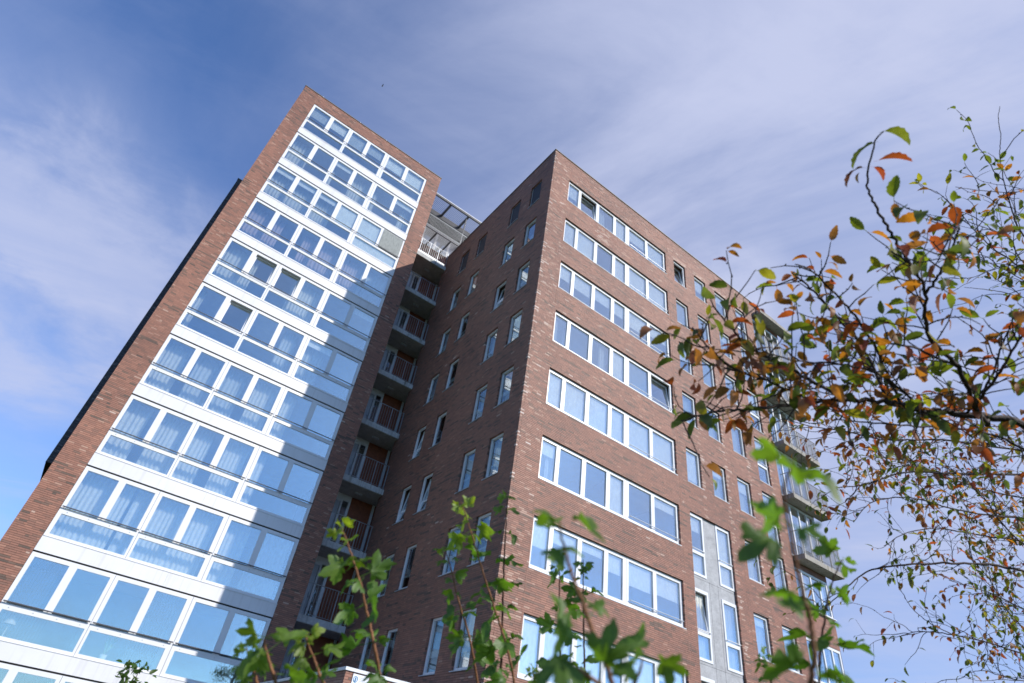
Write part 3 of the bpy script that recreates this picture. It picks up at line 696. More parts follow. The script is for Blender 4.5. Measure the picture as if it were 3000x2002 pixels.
# ------------------------------------------------------------------ roof terrace: steel walkway, penthouse, slatted canopy
pent = empty('penthouse'); pent.parent = B
mb = MB(); pl = Plane('Y', 12.6)
wx = [(-2.1, -1.25), (-1.1, -0.25), (-0.1, 0.75), (0.9, 1.75), (1.9, 2.75), (2.9, 3.75)]
perforated(mb, pl, OXR, 8, 29.32, 31.95, [(a, b, 29.6, 31.75) for a, b in wx], 0, 0.1); pw = mb.build('penthouse_window', 'white', pent)
for a, b in wx: ubox('pane', 'glass_f', a, b, 12.64, 12.65, 29.6, 31.75, pw)
mb = MB(); perforated(mb, pl, OXR, 8, 26.48, 29.1, [(a, b, 26.6, 28.9) for a, b in wx], 0.0, 0.1); pw = mb.build('penthouse_window', 'white', pent)
for a, b in wx: ubox('pane', 'glass_f', a, b, 12.64, 12.65, 26.6, 28.9, pw)
mb = MB(); mb.box(OXR, 8, 12.72, 21, 26.0, 32.0); mb.build('penthouse_wall', 'roomd', pent)
mb = MB(); mb.box(OXR, 8, 11.45, 12.74, 26.2, 26.46); mb.build('terrace_floor', 'soffit', pent)
mb = MB(); mb.box(OXR, 8.2, 11.78, 21.2, 32.02, 32.36); mb.build('penthouse_roof', 'dark_steel', pent)
mb = MB(); mb.box(OXR, 8.2, 11.70, 11.77, 32.0, 32.42); mb.build('fascia', 'dark_steel', pent)
wk = MB()                                                     # steel grid walkway
wk.box(OXR, 6, 10.42, 10.50, 29.18, 29.34); wk.box(OXR, 6, 12.40, 12.46, 29.18, 29.34)
for x in (-2.1, -1.05, 0.0, 1.05, 2.1, 3.2): wk.box(x, x + 0.07, 10.51, 12.39, 29.17, 29.30)
wk = wk.build('walkway_frame', 'dark_steel', pent)
gb = MB(); gb.box(-.5, .5, -.5, .5, -.5, .5); gbm = gb.mesh('grating_bar', 'lcoping')
for i in range(20):
    o = link('grating_bar', gbm, wk); o.location = ((OXR + 6) / 2, 10.56 + i * 0.093, 29.32); o.scale = (6 - OXR, 0.03, 0.025)
for i in range(44):
    o = link('grating_bar', gbm, wk); o.location = (OXR + 0.06 + i * 0.105, 11.45, 29.315); o.scale = (0.018, 1.85, 0.024)
rl = MB(); rl.tube([(OXR, 10.48, 30.42), (6, 10.48, 30.42)], 0.018, 6); rl.tube([(OXR, 10.48, 29.45), (6, 10.48, 29.45)], 0.012, 6); rl = rl.build('hand_rail', 'steel', wk)
for i in range(56):
    o = link('railing_bar', bar_me, wk); o.location = (OXR + 0.04 + i * 0.085, 10.48, 29.44); o.scale = (0.8, 0.8, 0.98)
cn = MB(); cn.box(OXR, 7, 10.40, 10.50, 32.28, 32.42)
for x in (-2.15, -0.72, 0.72, 2.15, 3.6): cn.box(x, x + 0.12, 10.51, 11.69, 32.22, 32.36)
cn = cn.build('canopy_frame', 'dark_steel', pent)
ubox('canopy_edge', 'lcoping', OXR, 7, 10.37, 10.398, 32.40, 32.45, cn)
for i in range(64):
    o = link('canopy_slat', gbm, cn); o.location = (OXR + 0.05 + i * 0.095, 11.10, 32.39); o.scale = (0.026, 1.17, 0.02)
for (x, y) in ((-2.0, 10.6), (0.7, 10.6)): ubox('canopy_post', 'dark_steel', x, x + 0.07, y, y + 0.07, 26.48, 32.2, cn)
ubox('duct', 'steel', -1.9, 0.3, 11.2, 11.45, 27.6, 27.85, pent)

# ------------------------------------------------------------------ dark brick bay behind the tower
PB = Plane('Y', 16.0); BX0, BX1, BZ0, BZ1 = -12.385, OXL + 0.015, 10.23, 29.8
bay = MB(); bay.box(BX0 + 0.006, BX1, 16.006, 21.6, BZ0, BZ1 - 0.05); bay = bay.build('dark_brick_bay', 'dmortar', B)
lay_bricks(PB, bay, BX0, BX1, BZ0, BZ1 - 0.05, [], BZ1 - 0.05, tone_any, None, mt='dbrick', single_n=300, seed=8)
mb = MB(); mb.box(BX0 - 0.025, BX1, 15.975, 21.6, BZ1 - 0.049, BZ1); mb.build('coping', 'coping', bay)

# ------------------------------------------------------------------ right end: balconies and glazing
PR = Plane('Y', 0.10)
for r in range(NR):
    zt = ztop[r] + (0.25 if r <= 4 else 0.0); full = r <= 4
    zb = ztop[r] - (2.42 if full else WH)
    us = [15.62, 16.26, 16.95, 17.62, 18.22]
    holes = [(us[i] + (0.06 if i else 0.09), us[i + 1] - 0.03, zb + 0.11, zt - 0.11) for i in range(4)]
    mb = MB(); perforated(mb, PR, 15.565, 18.285, zb + 0.005, zt - 0.003, holes, 0.02, 0.10); w = mb.build('window', 'white', B)
    for i, h in enumerate(holes):
        pane(PR, *h, 0.05, 'glass_f', w)
        if (i + r) % 3 == 0: curtain(PR, h[0], h[1], h[2], h[3], 0.2, 'curt', w, amp=0.02, seed=r + i)
    if not full: ubox('sill', 'white', *PR.lim(15.56, 18.31, -0.11, 0.1, zb - 0.03, zb + 0.004), w)
r_open = [(15.56, 18.29, ztop[r] - (2.42 if r <= 4 else WH), ztop[r] + (0.25 if r <= 4 else 0.0)) for r in range(NR)]
wall = sheet('end_wall', PR, B, W1 + 0.005, W2, GZ, H - 0.035, r_open, 'mortar', depth=0.24)
lay_bricks(PR, wall, W1 + 0.01, W2, GZ, H - 0.035, r_open, ZT, tone_front, None, single_n=200, seed=9)
for k in range(6):
    zf = 26.42 - 2.9 * k + (0.22 if k == 0 else 0.0)
    mb = MB(); mb.box(15.8, 18.95, -0.46, 0.094, zf - 0.22, zf); s = mb.build('end_balcony' if k else 'balcony_canopy', 'conc_warm', B)
    if k == 0: continue
    mb = MB()
    for p in ([(15.84, 0.08, zf + 1.12), (15.84, -0.43, zf + 1.12), (18.91, -0.43, zf + 1.12), (18.91, 0.08, zf + 1.12)],): mb.tube(p, 0.018, 6)
    mb.tube([(15.84, -0.43, zf + 0.1), (18.91, -0.43, zf + 0.1)], 0.012, 5); mb.build('hand_rail', 'bars', s)
    nb = 46
    for i in range(nb):
        p = link('railing_bar', bar2_me, s); p.location = (15.84 + (18.91 - 15.84) * i / (nb - 1), -0.43, zf); p.scale = (1, 1, 1.12)
    for i in range(4):
        for x in (15.84, 18.91):
            p = link('railing_bar', bar2_me, s); p.location = (x, -0.33 + i * 0.12, zf); p.scale = (1, 1, 1.12)
    for i in range(5):
        x = 15.84 + 0.77 * i
        ubox('railing_post', 'sill', x - 0.03, x + 0.03, -0.405, -0.385, zf, zf + 1.1, s)

# ------------------------------------------------------------------ low entrance annex in front of the galleries
AX, AY, AZ = -3.3, 1.0, 3.33
mb = MB(); mb.box(AX + 0.006, -0.01, AY + 0.006, YL - 0.02, GZ, AZ - 0.005); an = mb.build('entrance_annex', 'plain', B)
lay_bricks(Plane('Y', AY), an, AX, -0.012, 2.4, AZ, [], AZ, tone_tower, 0, single_n=180, seed=12)
lay_bricks(Plane('X', AX), an, AY, YL - 0.02, 2.4, AZ, [], AZ, tone_tower, 1, single_n=120, seed=13)
mb = MB(); mb.box(AX - 0.04, -0.012, AY - 0.04, YL - 0.025, AZ + 0.002, AZ + 0.075); mb.build('annex_coping', 'lcoping', an)
M['sign'] = simple('white_enamel', (0.78, 0.80, 0.84), 0.3, 0.5); M['blue'] = simple('blue_print', (0.07, 0.24, 0.42), 0.5); M['print'] = simple('grey_print', (0.42, 0.45, 0.50), 0.5)
sg = MB(); sg.box(-3.10, -2.68, AY - 0.022, AY - 0.006, 3.08, 3.30); sg = sg.build('wall_sign', 'sign'); tag(sg, 'small white wall sign with a blue round emblem on the brick entrance annex', 'sign')
cm = MB(); pts = [(-3.02 + 0.052 * math.cos(a * math.pi / 10), AY - 0.0235, 3.19 + 0.062 * math.sin(a * math.pi / 10)) for a in range(21)]
cm.tube(pts, 0.010, 5); cm.tube([(-3.02, AY - 0.0235, 3.15), (-3.02, AY - 0.0235, 3.225)], 0.016, 5); cm.build('emblem', 'blue', sg)
for i in range(4): ubox('print_line', 'print', -2.93, -2.93 + (0.20, 0.16, 0.19, 0.12)[i], AY - 0.0245, AY - 0.021, 3.235 - i * 0.036, 3.245 - i * 0.036, sg)
lm = MB(); lm.tube([(-3.02, AY - 0.01, 2.98), (-3.02, AY - 0.10, 2.99), (-3.02, AY - 0.17, 2.95)], [0.03, 0.055, 0.07], 10); lm = lm.build('wall_lamp', 'dark_steel'); tag(lm, 'dark wall lamp just below the white sign on the annex', 'lamp')

# ------------------------------------------------------------------ vegetation
def at(px, py, t):                                            # the point at depth t along the sight line of a picture position
    return Vector(CAM_P + t * (CAM_R.T @ np.array([(px - 1500) / FPX, (py - 1001) / FPX, 1.0])))
def leaf_mat(name, single, under, gloss=0.035, transl=0.52):
    mt, t, out = mat(name)
    if single: o = t.nodes.new('ShaderNodeObjectInfo'); c0 = o.outputs['Color']
    else: a = t.nodes.new('ShaderNodeAttribute'); a.attribute_name = 'col'; c0 = a.outputs['Color']
    f = world_noise(t, 55, 4, 0.65)
    c = mul(t, c0, ramp(t, f, [(0.3, g(0.70)), (0.7, g(1.22))], 'LINEAR'))
    ge = t.nodes.new('ShaderNodeNewGeometry')
    mu = t.nodes.new('ShaderNodeMixRGB'); mu.inputs[2].default_value = (*under, 1); t.links.new(c, mu.inputs[1]); t.links.new(math_(t, 'MULTIPLY', ge.outputs['Backfacing'], 0.45), mu.inputs[0])
    d = t.nodes.new('ShaderNodeBsdfDiffuse'); tr = t.nodes.new('ShaderNodeBsdfTranslucent'); gl = t.nodes.new('ShaderNodeBsdfGlossy'); gl.inputs['Roughness'].default_value = 0.5
    t.links.new(mu.outputs[0], d.inputs[0]); t.links.new(mul(t, c, (1.5, 1.6, 0.6, 1)), tr.inputs[0])
    m1 = t.nodes.new('ShaderNodeMixShader'); m1.inputs[0].default_value = transl; t.links.new(d.outputs[0], m1.inputs[1]); t.links.new(tr.outputs[0], m1.inputs[2])
    m2 = t.nodes.new('ShaderNodeMixShader'); m2.inputs[0].default_value = gloss; t.links.new(m1.outputs[0], m2.inputs[1]); t.links.new(gl.outputs[0], m2.inputs[2])
    t.links.new(m2.outputs[0], out.inputs[0]); return mt
M['cleaf'] = leaf_mat('cherry_leaf', True, (0.12, 0.13, 0.05)); M['cleaf_s'] = leaf_mat('cherry_leaf_far', False, (0.12, 0.13, 0.05))
M['mleaf'] = leaf_mat('maple_leaf', True, (0.17, 0.27, 0.075)); M['tleaf_s'] = leaf_mat('tree_leaf', False, (0.07, 0.10, 0.04))
def bark(name, a, b):
    mt, t, out = mat(name); f = world_noise(t, 60, 5, 0.7)
    principled(t, out, ramp(t, f, [(0.3, a), (0.7, b)], 'LINEAR'), 0.75, 0.35, 0, bump(t, world_noise(t, 160, 3), 0.6, 0.003)); return mt
M['cbark'] = bark('cherry_bark', (0.022, 0.014, 0.014), (0.085, 0.055, 0.048)); M['mstem'] = bark('maple_stem', (0.13, 0.050, 0.022), (0.30, 0.135, 0.060)); M['mstem_d'] = bark('dark_maple_stem', (0.045, 0.018, 0.012), (0.12, 0.05, 0.03))
M['tbark'] = bark('tree_bark', (0.05, 0.04, 0.03), (0.13, 0.10, 0.08)); M['wood'] = bark('weathered_stake', (0.20, 0.17, 0.14), (0.34, 0.30, 0.25))
def cherry_leaf(curl, fold, seg=10):                           # unit leaf along +Y, upper face +Z
    mb = MB(); rows = []
    for i in range(seg + 1):
        t = i / seg; w = 0.235 * (math.sin(math.pi * min(1, t ** 0.82)) ** 0.8 if 0 < t < 1 else 0) * (1.0 + (0.07 if i % 2 else -0.06))
        a = curl * t; y = math.sin(a) / curl if abs(curl) > 1e-3 else t; z = -(1 - math.cos(a)) / curl if abs(curl) > 1e-3 else 0
        rows.append(((-w * math.cos(fold), y + 0.022 * (i % 2), z + w * math.sin(fold)), (0, y, z), (w * math.cos(fold), y + 0.022 * (i % 2), z + w * math.sin(fold))))
    for r in rows: mb.v += list(r)
    for i in range(seg):
        k = i * 3
        mb.f += [(k, k + 1, k + 4, k + 3), (k + 1, k + 2, k + 5, k + 4)]
    i0 = len(mb.v); mb.v += [(-0.012, -0.16, 0.0), (0.012, -0.16, 0.0), (0.010, 0.02, 0), (-0.010, 0.02, 0)]; mb.f.append((i0, i0 + 1, i0 + 2, i0 + 3))
    return mb
def maple_leaf(seed):
    rg = random.Random(seed); pts = []
    lobes = [(-118, 0.52), (-58, 0.88), (0, 1.0), (58, 0.88), (118, 0.52)]
    for i, (an, ln) in enumerate(lobes):
        ln *= rg.uniform(0.9, 1.08); an += rg.uniform(-5, 5)
        for da, f in ((-24, 0.64), (-19, 0.80), (-9, 0.84), (-4, 0.97), (0, 1.0), (8, 0.86), (17, 0.82), (24, 0.64)): pts.append((an + da * (1.0 if ln > .7 else 1.1), ln * f * rg.uniform(0.92, 1.07)))
        if i < 4: pts.append(((an + lobes[i + 1][0]) / 2, 0.50 * rg.uniform(0.8, 1.1)))
    pts = [(-168, 0.16)] + pts + [(168, 0.16)]
    mb = MB(); droop = rg.uniform(0.35, 1.0); cup = rg.uniform(-0.35, 0.7)
    def z(x, y): return -droop * max(y, -0.3) ** 2 * 0.8 - cup * x * x + 0.07 * math.sin(8 * x + seed) + 0.07 * math.sin(9 * y + 2 * seed)
    mb.v.append((0, 0.0, 0.0))
    for an, ln in pts:
        a = math.radians(an); x, y = ln * 0.62 * math.sin(a), ln * 0.62 * math.cos(a); mb.v.append((x, y + 0.1, z(x, y)))
    n = len(pts); mid = len(mb.v)
    for an, ln in pts:
        a = math.radians(an); x, y = ln * 0.30 * math.sin(a), ln * 0.30 * math.cos(a); mb.v.append((x, y + 0.05, z(x, y) + 0.015))
    for i in range(n - 1): mb.f += [(0, mid + i + 1, mid + i), (mid + i, mid + i + 1, 2 + i, 1 + i)]
    i0 = len(mb.v); mb.v += [(-0.014, -0.55, 0.1), (0.014, -0.55, 0.1), (0.012, 0.02, 0), (-0.012, 0.02, 0)]; mb.f.append((i0, i0 + 1, i0 + 2, i0 + 3))
    return mb
CL = [cherry_leaf(c, f) for c, f in ((1.1, 0.35), (0.6, 0.5), (1.6, 0.25), (0.3, 0.3))]
CLM = [mb.mesh('cherry_leaf', 'cleaf') for mb in CL]
ML = [maple_leaf(s) for s in range(6)]
MLM = [mb.mesh('maple_leaf', 'mleaf') for mb in ML]
for me in CLM + MLM: me.polygons.foreach_set('use_smooth', [True] * len(me.polygons))
def frame(y, zup):                                            # rotation whose +Y is y and +Z near zup
    y = y.normalized(); x = y.cross(zup)
    if x.length < 1e-3: x = y.cross(Vector((1, 0, 0)))
    x.normalize(); z = x.cross(y)
    return Matrix((x, y, z)).transposed()
def catmull(pts, n):
    out = []
    P = [pts[0] * 2 - pts[1]] + pts + [pts[-1] * 2 - pts[-2]]
    for i in range(1, len(P) - 2):
        for k in range(n):
            t = k / n; a, b, c, d = P[i - 1], P[i], P[i + 1], P[i + 2]
            out.append(0.5 * ((2 * b) + (c - a) * t + (2 * a - 5 * b + 4 * c - d) * t * t + (3 * b - a - 3 * c + d) * t ** 3))
    out.append(pts[-1]); return out
def rvec(rg): 
    while True:
        v = Vector((rg.uniform(-1, 1), rg.uniform(-1, 1), rg.uniform(-1, 1)))
        if 0.05 < v.length < 1: return v.normalized()

# ---- cherry tree on the right
rg = random.Random(21)
tree = empty('cherry_tree'); 
crotch = at(3900, 1750, 2.5); base = Vector((crotch.x + 0.25, crotch.y + 0.1, GZ - 0.05)); tree.location = (0, 0, 0)
tag(tree, 'cherry tree with red and green autumn leaves reaching in from the right', 'tree')
BRN = [  # (points as picture position and depth, radius at start, radius at end, leafiness, leaf size, redness, link to trunk)
 ([(3080, 1300, 1.75), (2829, 1216, 1.75), (2727, 1206, 1.74), (2651, 1193, 1.72), (2600, 1179, 1.7), (2480, 1172, 1.68), (2387, 1181, 1.66), (2196, 1200, 1.6), (2100, 1205, 1.56), (1995, 1235, 1.5)], 0.0135, 0.002, 1.15, 0.066, 0.6, True),
 ([(2900, 1245, 1.75), (2855, 1190, 1.7), (2804, 1075, 1.66), (2717, 977, 1.6), (2712, 862, 1.55), (2672, 782, 1.5), (2612, 735, 1.48)], 0.008, 0.002, 1.0, 0.068, 0.55, False),
 ([(2712, 862, 1.55), (2755, 800, 1.5), (2800, 700, 1.4), (2815, 640, 1.32)], 0.004, 0.0015, 1.6, 0.074, 0.5, False),
 ([(2672, 782, 1.5), (2630, 715, 1.48), (2585, 640, 1.47), (2553, 580, 1.46), (2540, 524, 1.45), (2562, 420, 1.42), (2590, 385, 1.4)], 0.0042, 0.0015, 0.0, 0.068, 0.6, False),
 ([(2640, 1190, 1.72), (2590, 1075, 1.72), (2534, 966, 1.7), (2459, 874, 1.66), (2379, 794, 1.6), (2330, 775, 1.58)], 0.005, 0.0015, 0.55, 0.060, 0.5, False),
 ([(2600, 1179, 1.7), (2520, 1010, 1.8), (2402, 874, 1.78), (2345, 820, 1.74), (2320, 800, 1.72)], 0.005, 0.0015, 1.1, 0.060, 0.55, False),
 ([(2480, 1172, 1.68), (2330, 1090, 1.6), (2200, 1020, 1.52), (2140, 960, 1.48), (2100, 910, 1.46)], 0.005, 0.0015, 1.8, 0.064, 0.5, False),
 ([(2387, 1181, 1.66), (2260, 1120, 1.6), (2150, 1080, 1.5), (2060, 1000, 1.46), (2040, 965, 1.44)], 0.004, 0.0015, 1.9, 0.062, 0.5, False),
 ([(2700, 1200, 1.74), (2600, 1110, 1.66), (2480, 1070, 1.6), (2350, 1060, 1.55), (2260, 1040, 1.52)], 0.004, 0.0015, 1.8, 0.062, 0.6, False),
 ([(2804, 1075, 1.66), (2680, 1020, 1.6), (2590, 1000, 1.58), (2500, 930, 1.55)], 0.004, 0.0015, 1.1, 0.064, 0.6, False),
 ([(2855, 1190, 1.7), (2930, 1090, 1.64), (2990, 990, 1.6), (3050, 930, 1.58)], 0.0045, 0.002, 1.3, 0.066, 0.65, False),
 ([(2830, 1216, 1.75), (2900, 1110, 1.72), (2940, 1000, 1.7), (2960, 960, 1.68)], 0.004, 0.0015, 1.2, 0.064, 0.65, False),
 ([(3080, 1380, 1.9), (2950, 1290, 1.9), (2850, 1262, 1.88), (2700, 1250, 1.86), (2560, 1240, 1.84), (2450, 1230, 1.8)], 0.006, 0.002, 0.9, 0.060, 0.6, True),
 ([(3080, 1690, 3.6), (2900, 1655, 3.55), (2767, 1650, 3.5), (2614, 1660, 3.4), (2537, 1676, 3.4), (2460, 1742, 3.3), (2400, 1800, 3.3)], 0.011, 0.002, 0.55, 0.062, 0.45, True),
 ([(3080, 1400, 3.2), (2818, 1389, 3.1), (2650, 1385, 3.0), (2530, 1420, 2.95), (2440, 1430, 2.9)], 0.010, 0.002, 1.1, 0.060, 0.7, True),
 ([(3080, 1330, 3.4), (2760, 1290, 3.3), (2600, 1290, 3.25), (2480, 1265, 3.2), (2380, 1250, 3.15), (2300, 1228, 3.1)], 0.008, 0.0018, 1.2, 0.060, 0.65, True),
 ([(3080, 1520, 3.9), (2830, 1500, 3.8), (2680, 1460, 3.7), (2560, 1470, 3.6), (2500, 1530, 3.5)], 0.009, 0.002, 1.0, 0.060, 0.55, True),
 ([(3080, 1470, 4.4), (2900, 1440, 4.3), (2780, 1400, 4.2), (2650, 1350, 4.1), (2560, 1340, 4.0)], 0.009, 0.002, 1.3, 0.062, 0.6, True),
 ([(3080, 1590, 4.2), (2880, 1570, 4.1), (2760, 1550, 4.0), (2660, 1560, 3.9), (2590, 1600, 3.8)], 0.009, 0.002, 0.8, 0.060, 0.5, True),
 ([(3080, 1640, 3.0), (2960, 1560, 3.0), (2890, 1470, 2.95), (2820, 1400, 2.9)], 0.007, 0.002, 0.9, 0.060, 0.55, True),
 ([(3080, 1940, 3.8), (2900, 1885, 3.7), (2790, 1860, 3.65), (2700, 1850, 3.6), (2640, 1862, 3.6)], 0.008, 0.0018, 0.8, 0.058, 0.35, True),
 ([(2790, 1860, 3.65), (2730, 1830, 3.6), (2680, 1790, 3.55), (2650, 1752, 3.5)], 0.003, 0.0015, 0.1, 0.055, 0.3, False),
 ([(3080, 1820, 4.2), (2950, 1760, 4.1), (2880, 1730, 4.05), (2780, 1700, 4.0)], 0.007, 0.0018, 1.0, 0.060, 0.35, True),
 ([(3080, 1900, 4.6), (2960, 1800, 4.5), (2900, 1700, 4.4), (2850, 1640, 4.3)], 0.008, 0.002, 1.2, 0.060, 0.4, True),
 ([(3080, 2010, 3.9), (2950, 1985, 3.8), (2880, 1965, 3.75), (2830, 1975, 3.7)], 0.006, 0.0015, 0.5, 0.058, 0.35, True),
 ([(3080, 780, 2.95), (2990, 680, 2.9), (2960, 600, 2.88), (2940, 530, 2.85), (2928, 450, 2.82)], 0.006, 0.0016, 0.8, 0.060, 0.12, True),
 ([(2928, 450, 2.82), (2932, 400, 2.81), (2925, 350, 2.8), (2929, 312, 2.8)], 0.0018, 0.0012, 0.0, 0.060, 0.1, False),
 ([(3060, 575, 2.9), (2960, 565, 2.88), (2860, 557, 2.84), (2800, 548, 2.8)], 0.0035, 0.0012, 0.5, 0.062, 0.12, True),
 ([(3080, 850, 3.0), (2970, 770, 2.96), (2900, 720, 2.92), (2850, 670, 2.88), (2805, 612, 2.85)], 0.0055, 0.0015, 1.0, 0.060, 0.12, True),
 ([(3080, 820, 3.2), (2990, 760, 3.1), (2960, 700, 3.05), (2900, 670, 3.0)], 0.006, 0.0015, 1.5, 0.060, 0.12, True),
 ([(3080, 905, 3.1), (2960, 862, 3.05), (2880, 848, 3.0), (2825, 842, 3.0)], 0.004, 0.0012, 0.1, 0.058, 0.15, True),
 ([(3080, 880, 3.0), (2960, 800, 2.95), (2880, 760, 2.9), (2860, 730, 2.88)], 0.004, 0.0012, 0.9, 0.058, 0.15, True),
]
limbs = MB(); twigs = MB(); leaves = []
trunk_top = crotch + Vector((0, 0, 0.1))
TKP = [base, base + Vector((0.04, -0.03, 0.7)), base + Vector((-0.05, 0.02, 1.5)), base + Vector((-0.02, -0.06, 2.3)), base + Vector((0.05, 0.0, 3.1)), base + Vector((0.0, 0.08, 3.9))]
TKC = catmull(TKP, 6); tk = MB(); tk.tube(TKC, list(np.linspace(0.085, 0.018, len(TKC))), 10)
tk.build('trunk', 'cbark', tree, True)
def fork(p):                                                  # where on the trunk a limb reaching p leaves it
    h = math.hypot(p.x - base.x, p.y - base.y)
    z = min(max(p.z - 0.42 * h + rg.uniform(-0.15, 0.15), 0.35), 3.0)
    return min(TKC, key=lambda c: abs(c.z - z)).copy()
def leafcol(red):
    r = rg.random()
    if r < red * 0.32: c = (0.38, 0.075, 0.030)
    elif r < red * 0.72: c = (0.46, 0.165, 0.030)
    elif r < red: c = (0.28, 0.11, 0.050)
    elif r < red + (1 - red) * 0.45: c = (0.17, 0.205, 0.030)
    elif r < red + (1 - red) * 0.72: c = (0.29, 0.25, 0.030)
    else: c = (0.095, 0.125, 0.030)
    k = rg.uniform(0.6, 1.08); return tuple(v * k for v in c)
def add_leaf(p, d, size, red):
    y = (d * 0.7 + Vector((0, 0, -0.35)) + rvec(rg) * 0.55).normalized()
    zup = (Vector((0, 0, 1)) + rvec(rg) * 0.55).normalized()
    s = size * rg.choice((1.0, 0.95, 0.85, 0.7, 0.55, 1.05)) * 0.86; mt = frame(y, zup)
    leaves.append((p + y * 0.16 * s, mt, s, rg.randrange(4), leafcol(red)))
for pts, r0, r1, dens, lsz, red0, con in BRN:
    red = red0
    P = [at(*q) for q in pts]
    if con:
        a = P[0]; f_ = fork(a); bow = Vector((rg.uniform(-.08, .08), rg.uniform(-.08, .08), 0)); P = [f_, f_.lerp(a, 0.33) + bow + Vector((0, 0, 0.10)), f_.lerp(a, 0.68) - bow * 0.5 + Vector((0, 0, 0.05))] + P
    C = catmull(P, 7); n = len(C)
    rad = [r0 * (1.0 + (0.6 * (1 - i / 21) if con and i < 21 else 0)) + (r1 - r0) * i / (n - 1) for i in range(n)]
    jit = [c + rvec(rg) * min(0.006, rad[i] * 0.8) for i, c in enumerate(C)]
    limbs.tube(jit, rad, 7)
    i0 = 8 if con else 0
    acc = 0.0
    for i in range(i0, n - 1):
        seg = jit[i + 1] - jit[i]; acc += seg.length
        tan = seg.normalized()
        depth_t = (np.array(jit[i]) - CAM_P) @ CAM_R[2]
        step = 0.022 if depth_t < 2.3 else 0.036
        while acc > step:
            acc -= step
            if dens == 0 or (con and i < 21 and rg.random() < 0.5): continue
            p = jit[i].lerp(jit[i + 1], rg.random())
            if rg.random() < 0.35 * dens: add_leaf(p, (tan * 0.4 + rvec(rg)).normalized(), lsz, red)
            if rg.random() < 0.72 * min(dens, 1.5):           # a side twig
                d = (tan * 0.75 + rvec(rg) * 0.95 + Vector((0, 0, 0.12))).normalized()
                ln = rg.uniform(0.06, 0.20) if depth_t < 2.3 else rg.uniform(0.12, 0.48)
                q = p.copy(); tp = [q.copy()]; ns = max(3, int(ln / 0.03)); red = min(0.97, max(0.02, red0 + rg.gauss(0, 0.38)))
                for s in range(ns):
                    d = (d + rvec(rg) * 0.30 + Vector((0, 0, 0.03))).normalized(); q = q + d * (ln / ns); tp.append(q.copy())
                    if s > 0 and rg.random() < (0.42 if depth_t < 2.3 else 0.50) * min(1.15, dens): add_leaf(q, (d * 0.5 + rvec(rg)).normalized(), lsz, red)
                    if depth_t > 2.3 and rg.random() < 0.16:   # a short spur twig
                        e = (d + rvec(rg)).normalized(); sp = [q.copy(), q + e * 0.03, q + e * rg.uniform(0.05, 0.13) + rvec(rg) * 0.02]; twigs.tube(sp, [0.0014, 0.0012, 0.0009], 4)
                        add_leaf(sp[-1], e, lsz, red)
                for b in tp[1:-1]:
                    if rg.random() < 0.5: e = rvec(rg); twigs.tube([b, b + e * 0.006], [0.0024, 0.0012], 4)   # buds
                add_leaf(q, d, lsz, red)
                twigs.tube(tp, [max(0.0022 - 0.0012 * s / ns, 0.0010) for s in range(len(tp))], 5)
for (px, py, t, dx, dy, col, s) in ((2560, 420, 1.42, -70, 25, (0.13, 0.15, 0.02), .085), (2590, 385, 1.40, 60, -15, (0.14, 0.15, 0.025), .075), (2575, 470, 1.42, 60, -15, (0.36, 0.07, 0.03), .08),
                                    (2528, 492, 1.44, -60, 5, (0.15, 0.05, 0.03), .07), (2560, 490, 1.44, 40, 10, (0.30, 0.05, 0.025), .045), (2520, 505, 1.45, -20, 15, (0.08, 0.05, 0.03), .03)):
    a = at(px, py, t); y = (at(px + dx, py + dy, t) - a).normalized(); v = (a - Vector(CAM_P)).normalized()
    leaves.append((a, frame(y, (Vector((0, 0, 1)) - v * 0.7).normalized()), s, rg.randrange(3), col))
limbs.build('branches', 'cbark', tree, True); tag(twigs.build('twigs', 'cbark', tree), kind='stuff')
lp = np.array([tuple(l[0]) for l in leaves]); px, py, dz = project(lp)
sz = np.array([l[2] for l in leaves]) / np.maximum(dz, 0.2); sz = np.where((px > -20) & (px < 3020) & (py > -20) & (py < 2020), sz, 0)
big = set(np.argsort(-sz)[:300].tolist())
SV = []; SF = []; SCc = []
for i, (p, mt, s, k, col) in enumerate(leaves):
    if i in big:
        o = link('leaf', CLM[k], tree); o.matrix_world = Matrix.Translation(p) @ (mt * s).to_4x4(); o.color = (*col, 1)
    else:
        b = len(SV); SV += [tuple(p + mt @ (Vector(v) * s)) for v in CL[k].v]; SF += [tuple(q + b for q in f) for f in CL[k].f]; SCc += [col] * len(CL[k].f)
def stuff_leaves(name, SV, SF, cols, mt, parent):
    me = bpy.data.meshes.new(name); me.from_pydata(SV, [], SF); me.update()
    a = me.attributes.new('col', 'FLOAT_COLOR', 'FACE'); a.data.foreach_set('color', np.array([(*c, 1) for c in cols], dtype=np.float32).reshape(-1))
    me.polygons.foreach_set('use_smooth', [True] * len(me.polygons)); me.materials.append(M[mt]); o = link(name, me, parent); o['kind'] = 'stuff'; return o
stuff_leaves('foliage', SV, SF, SCc, 'cleaf_s', tree)

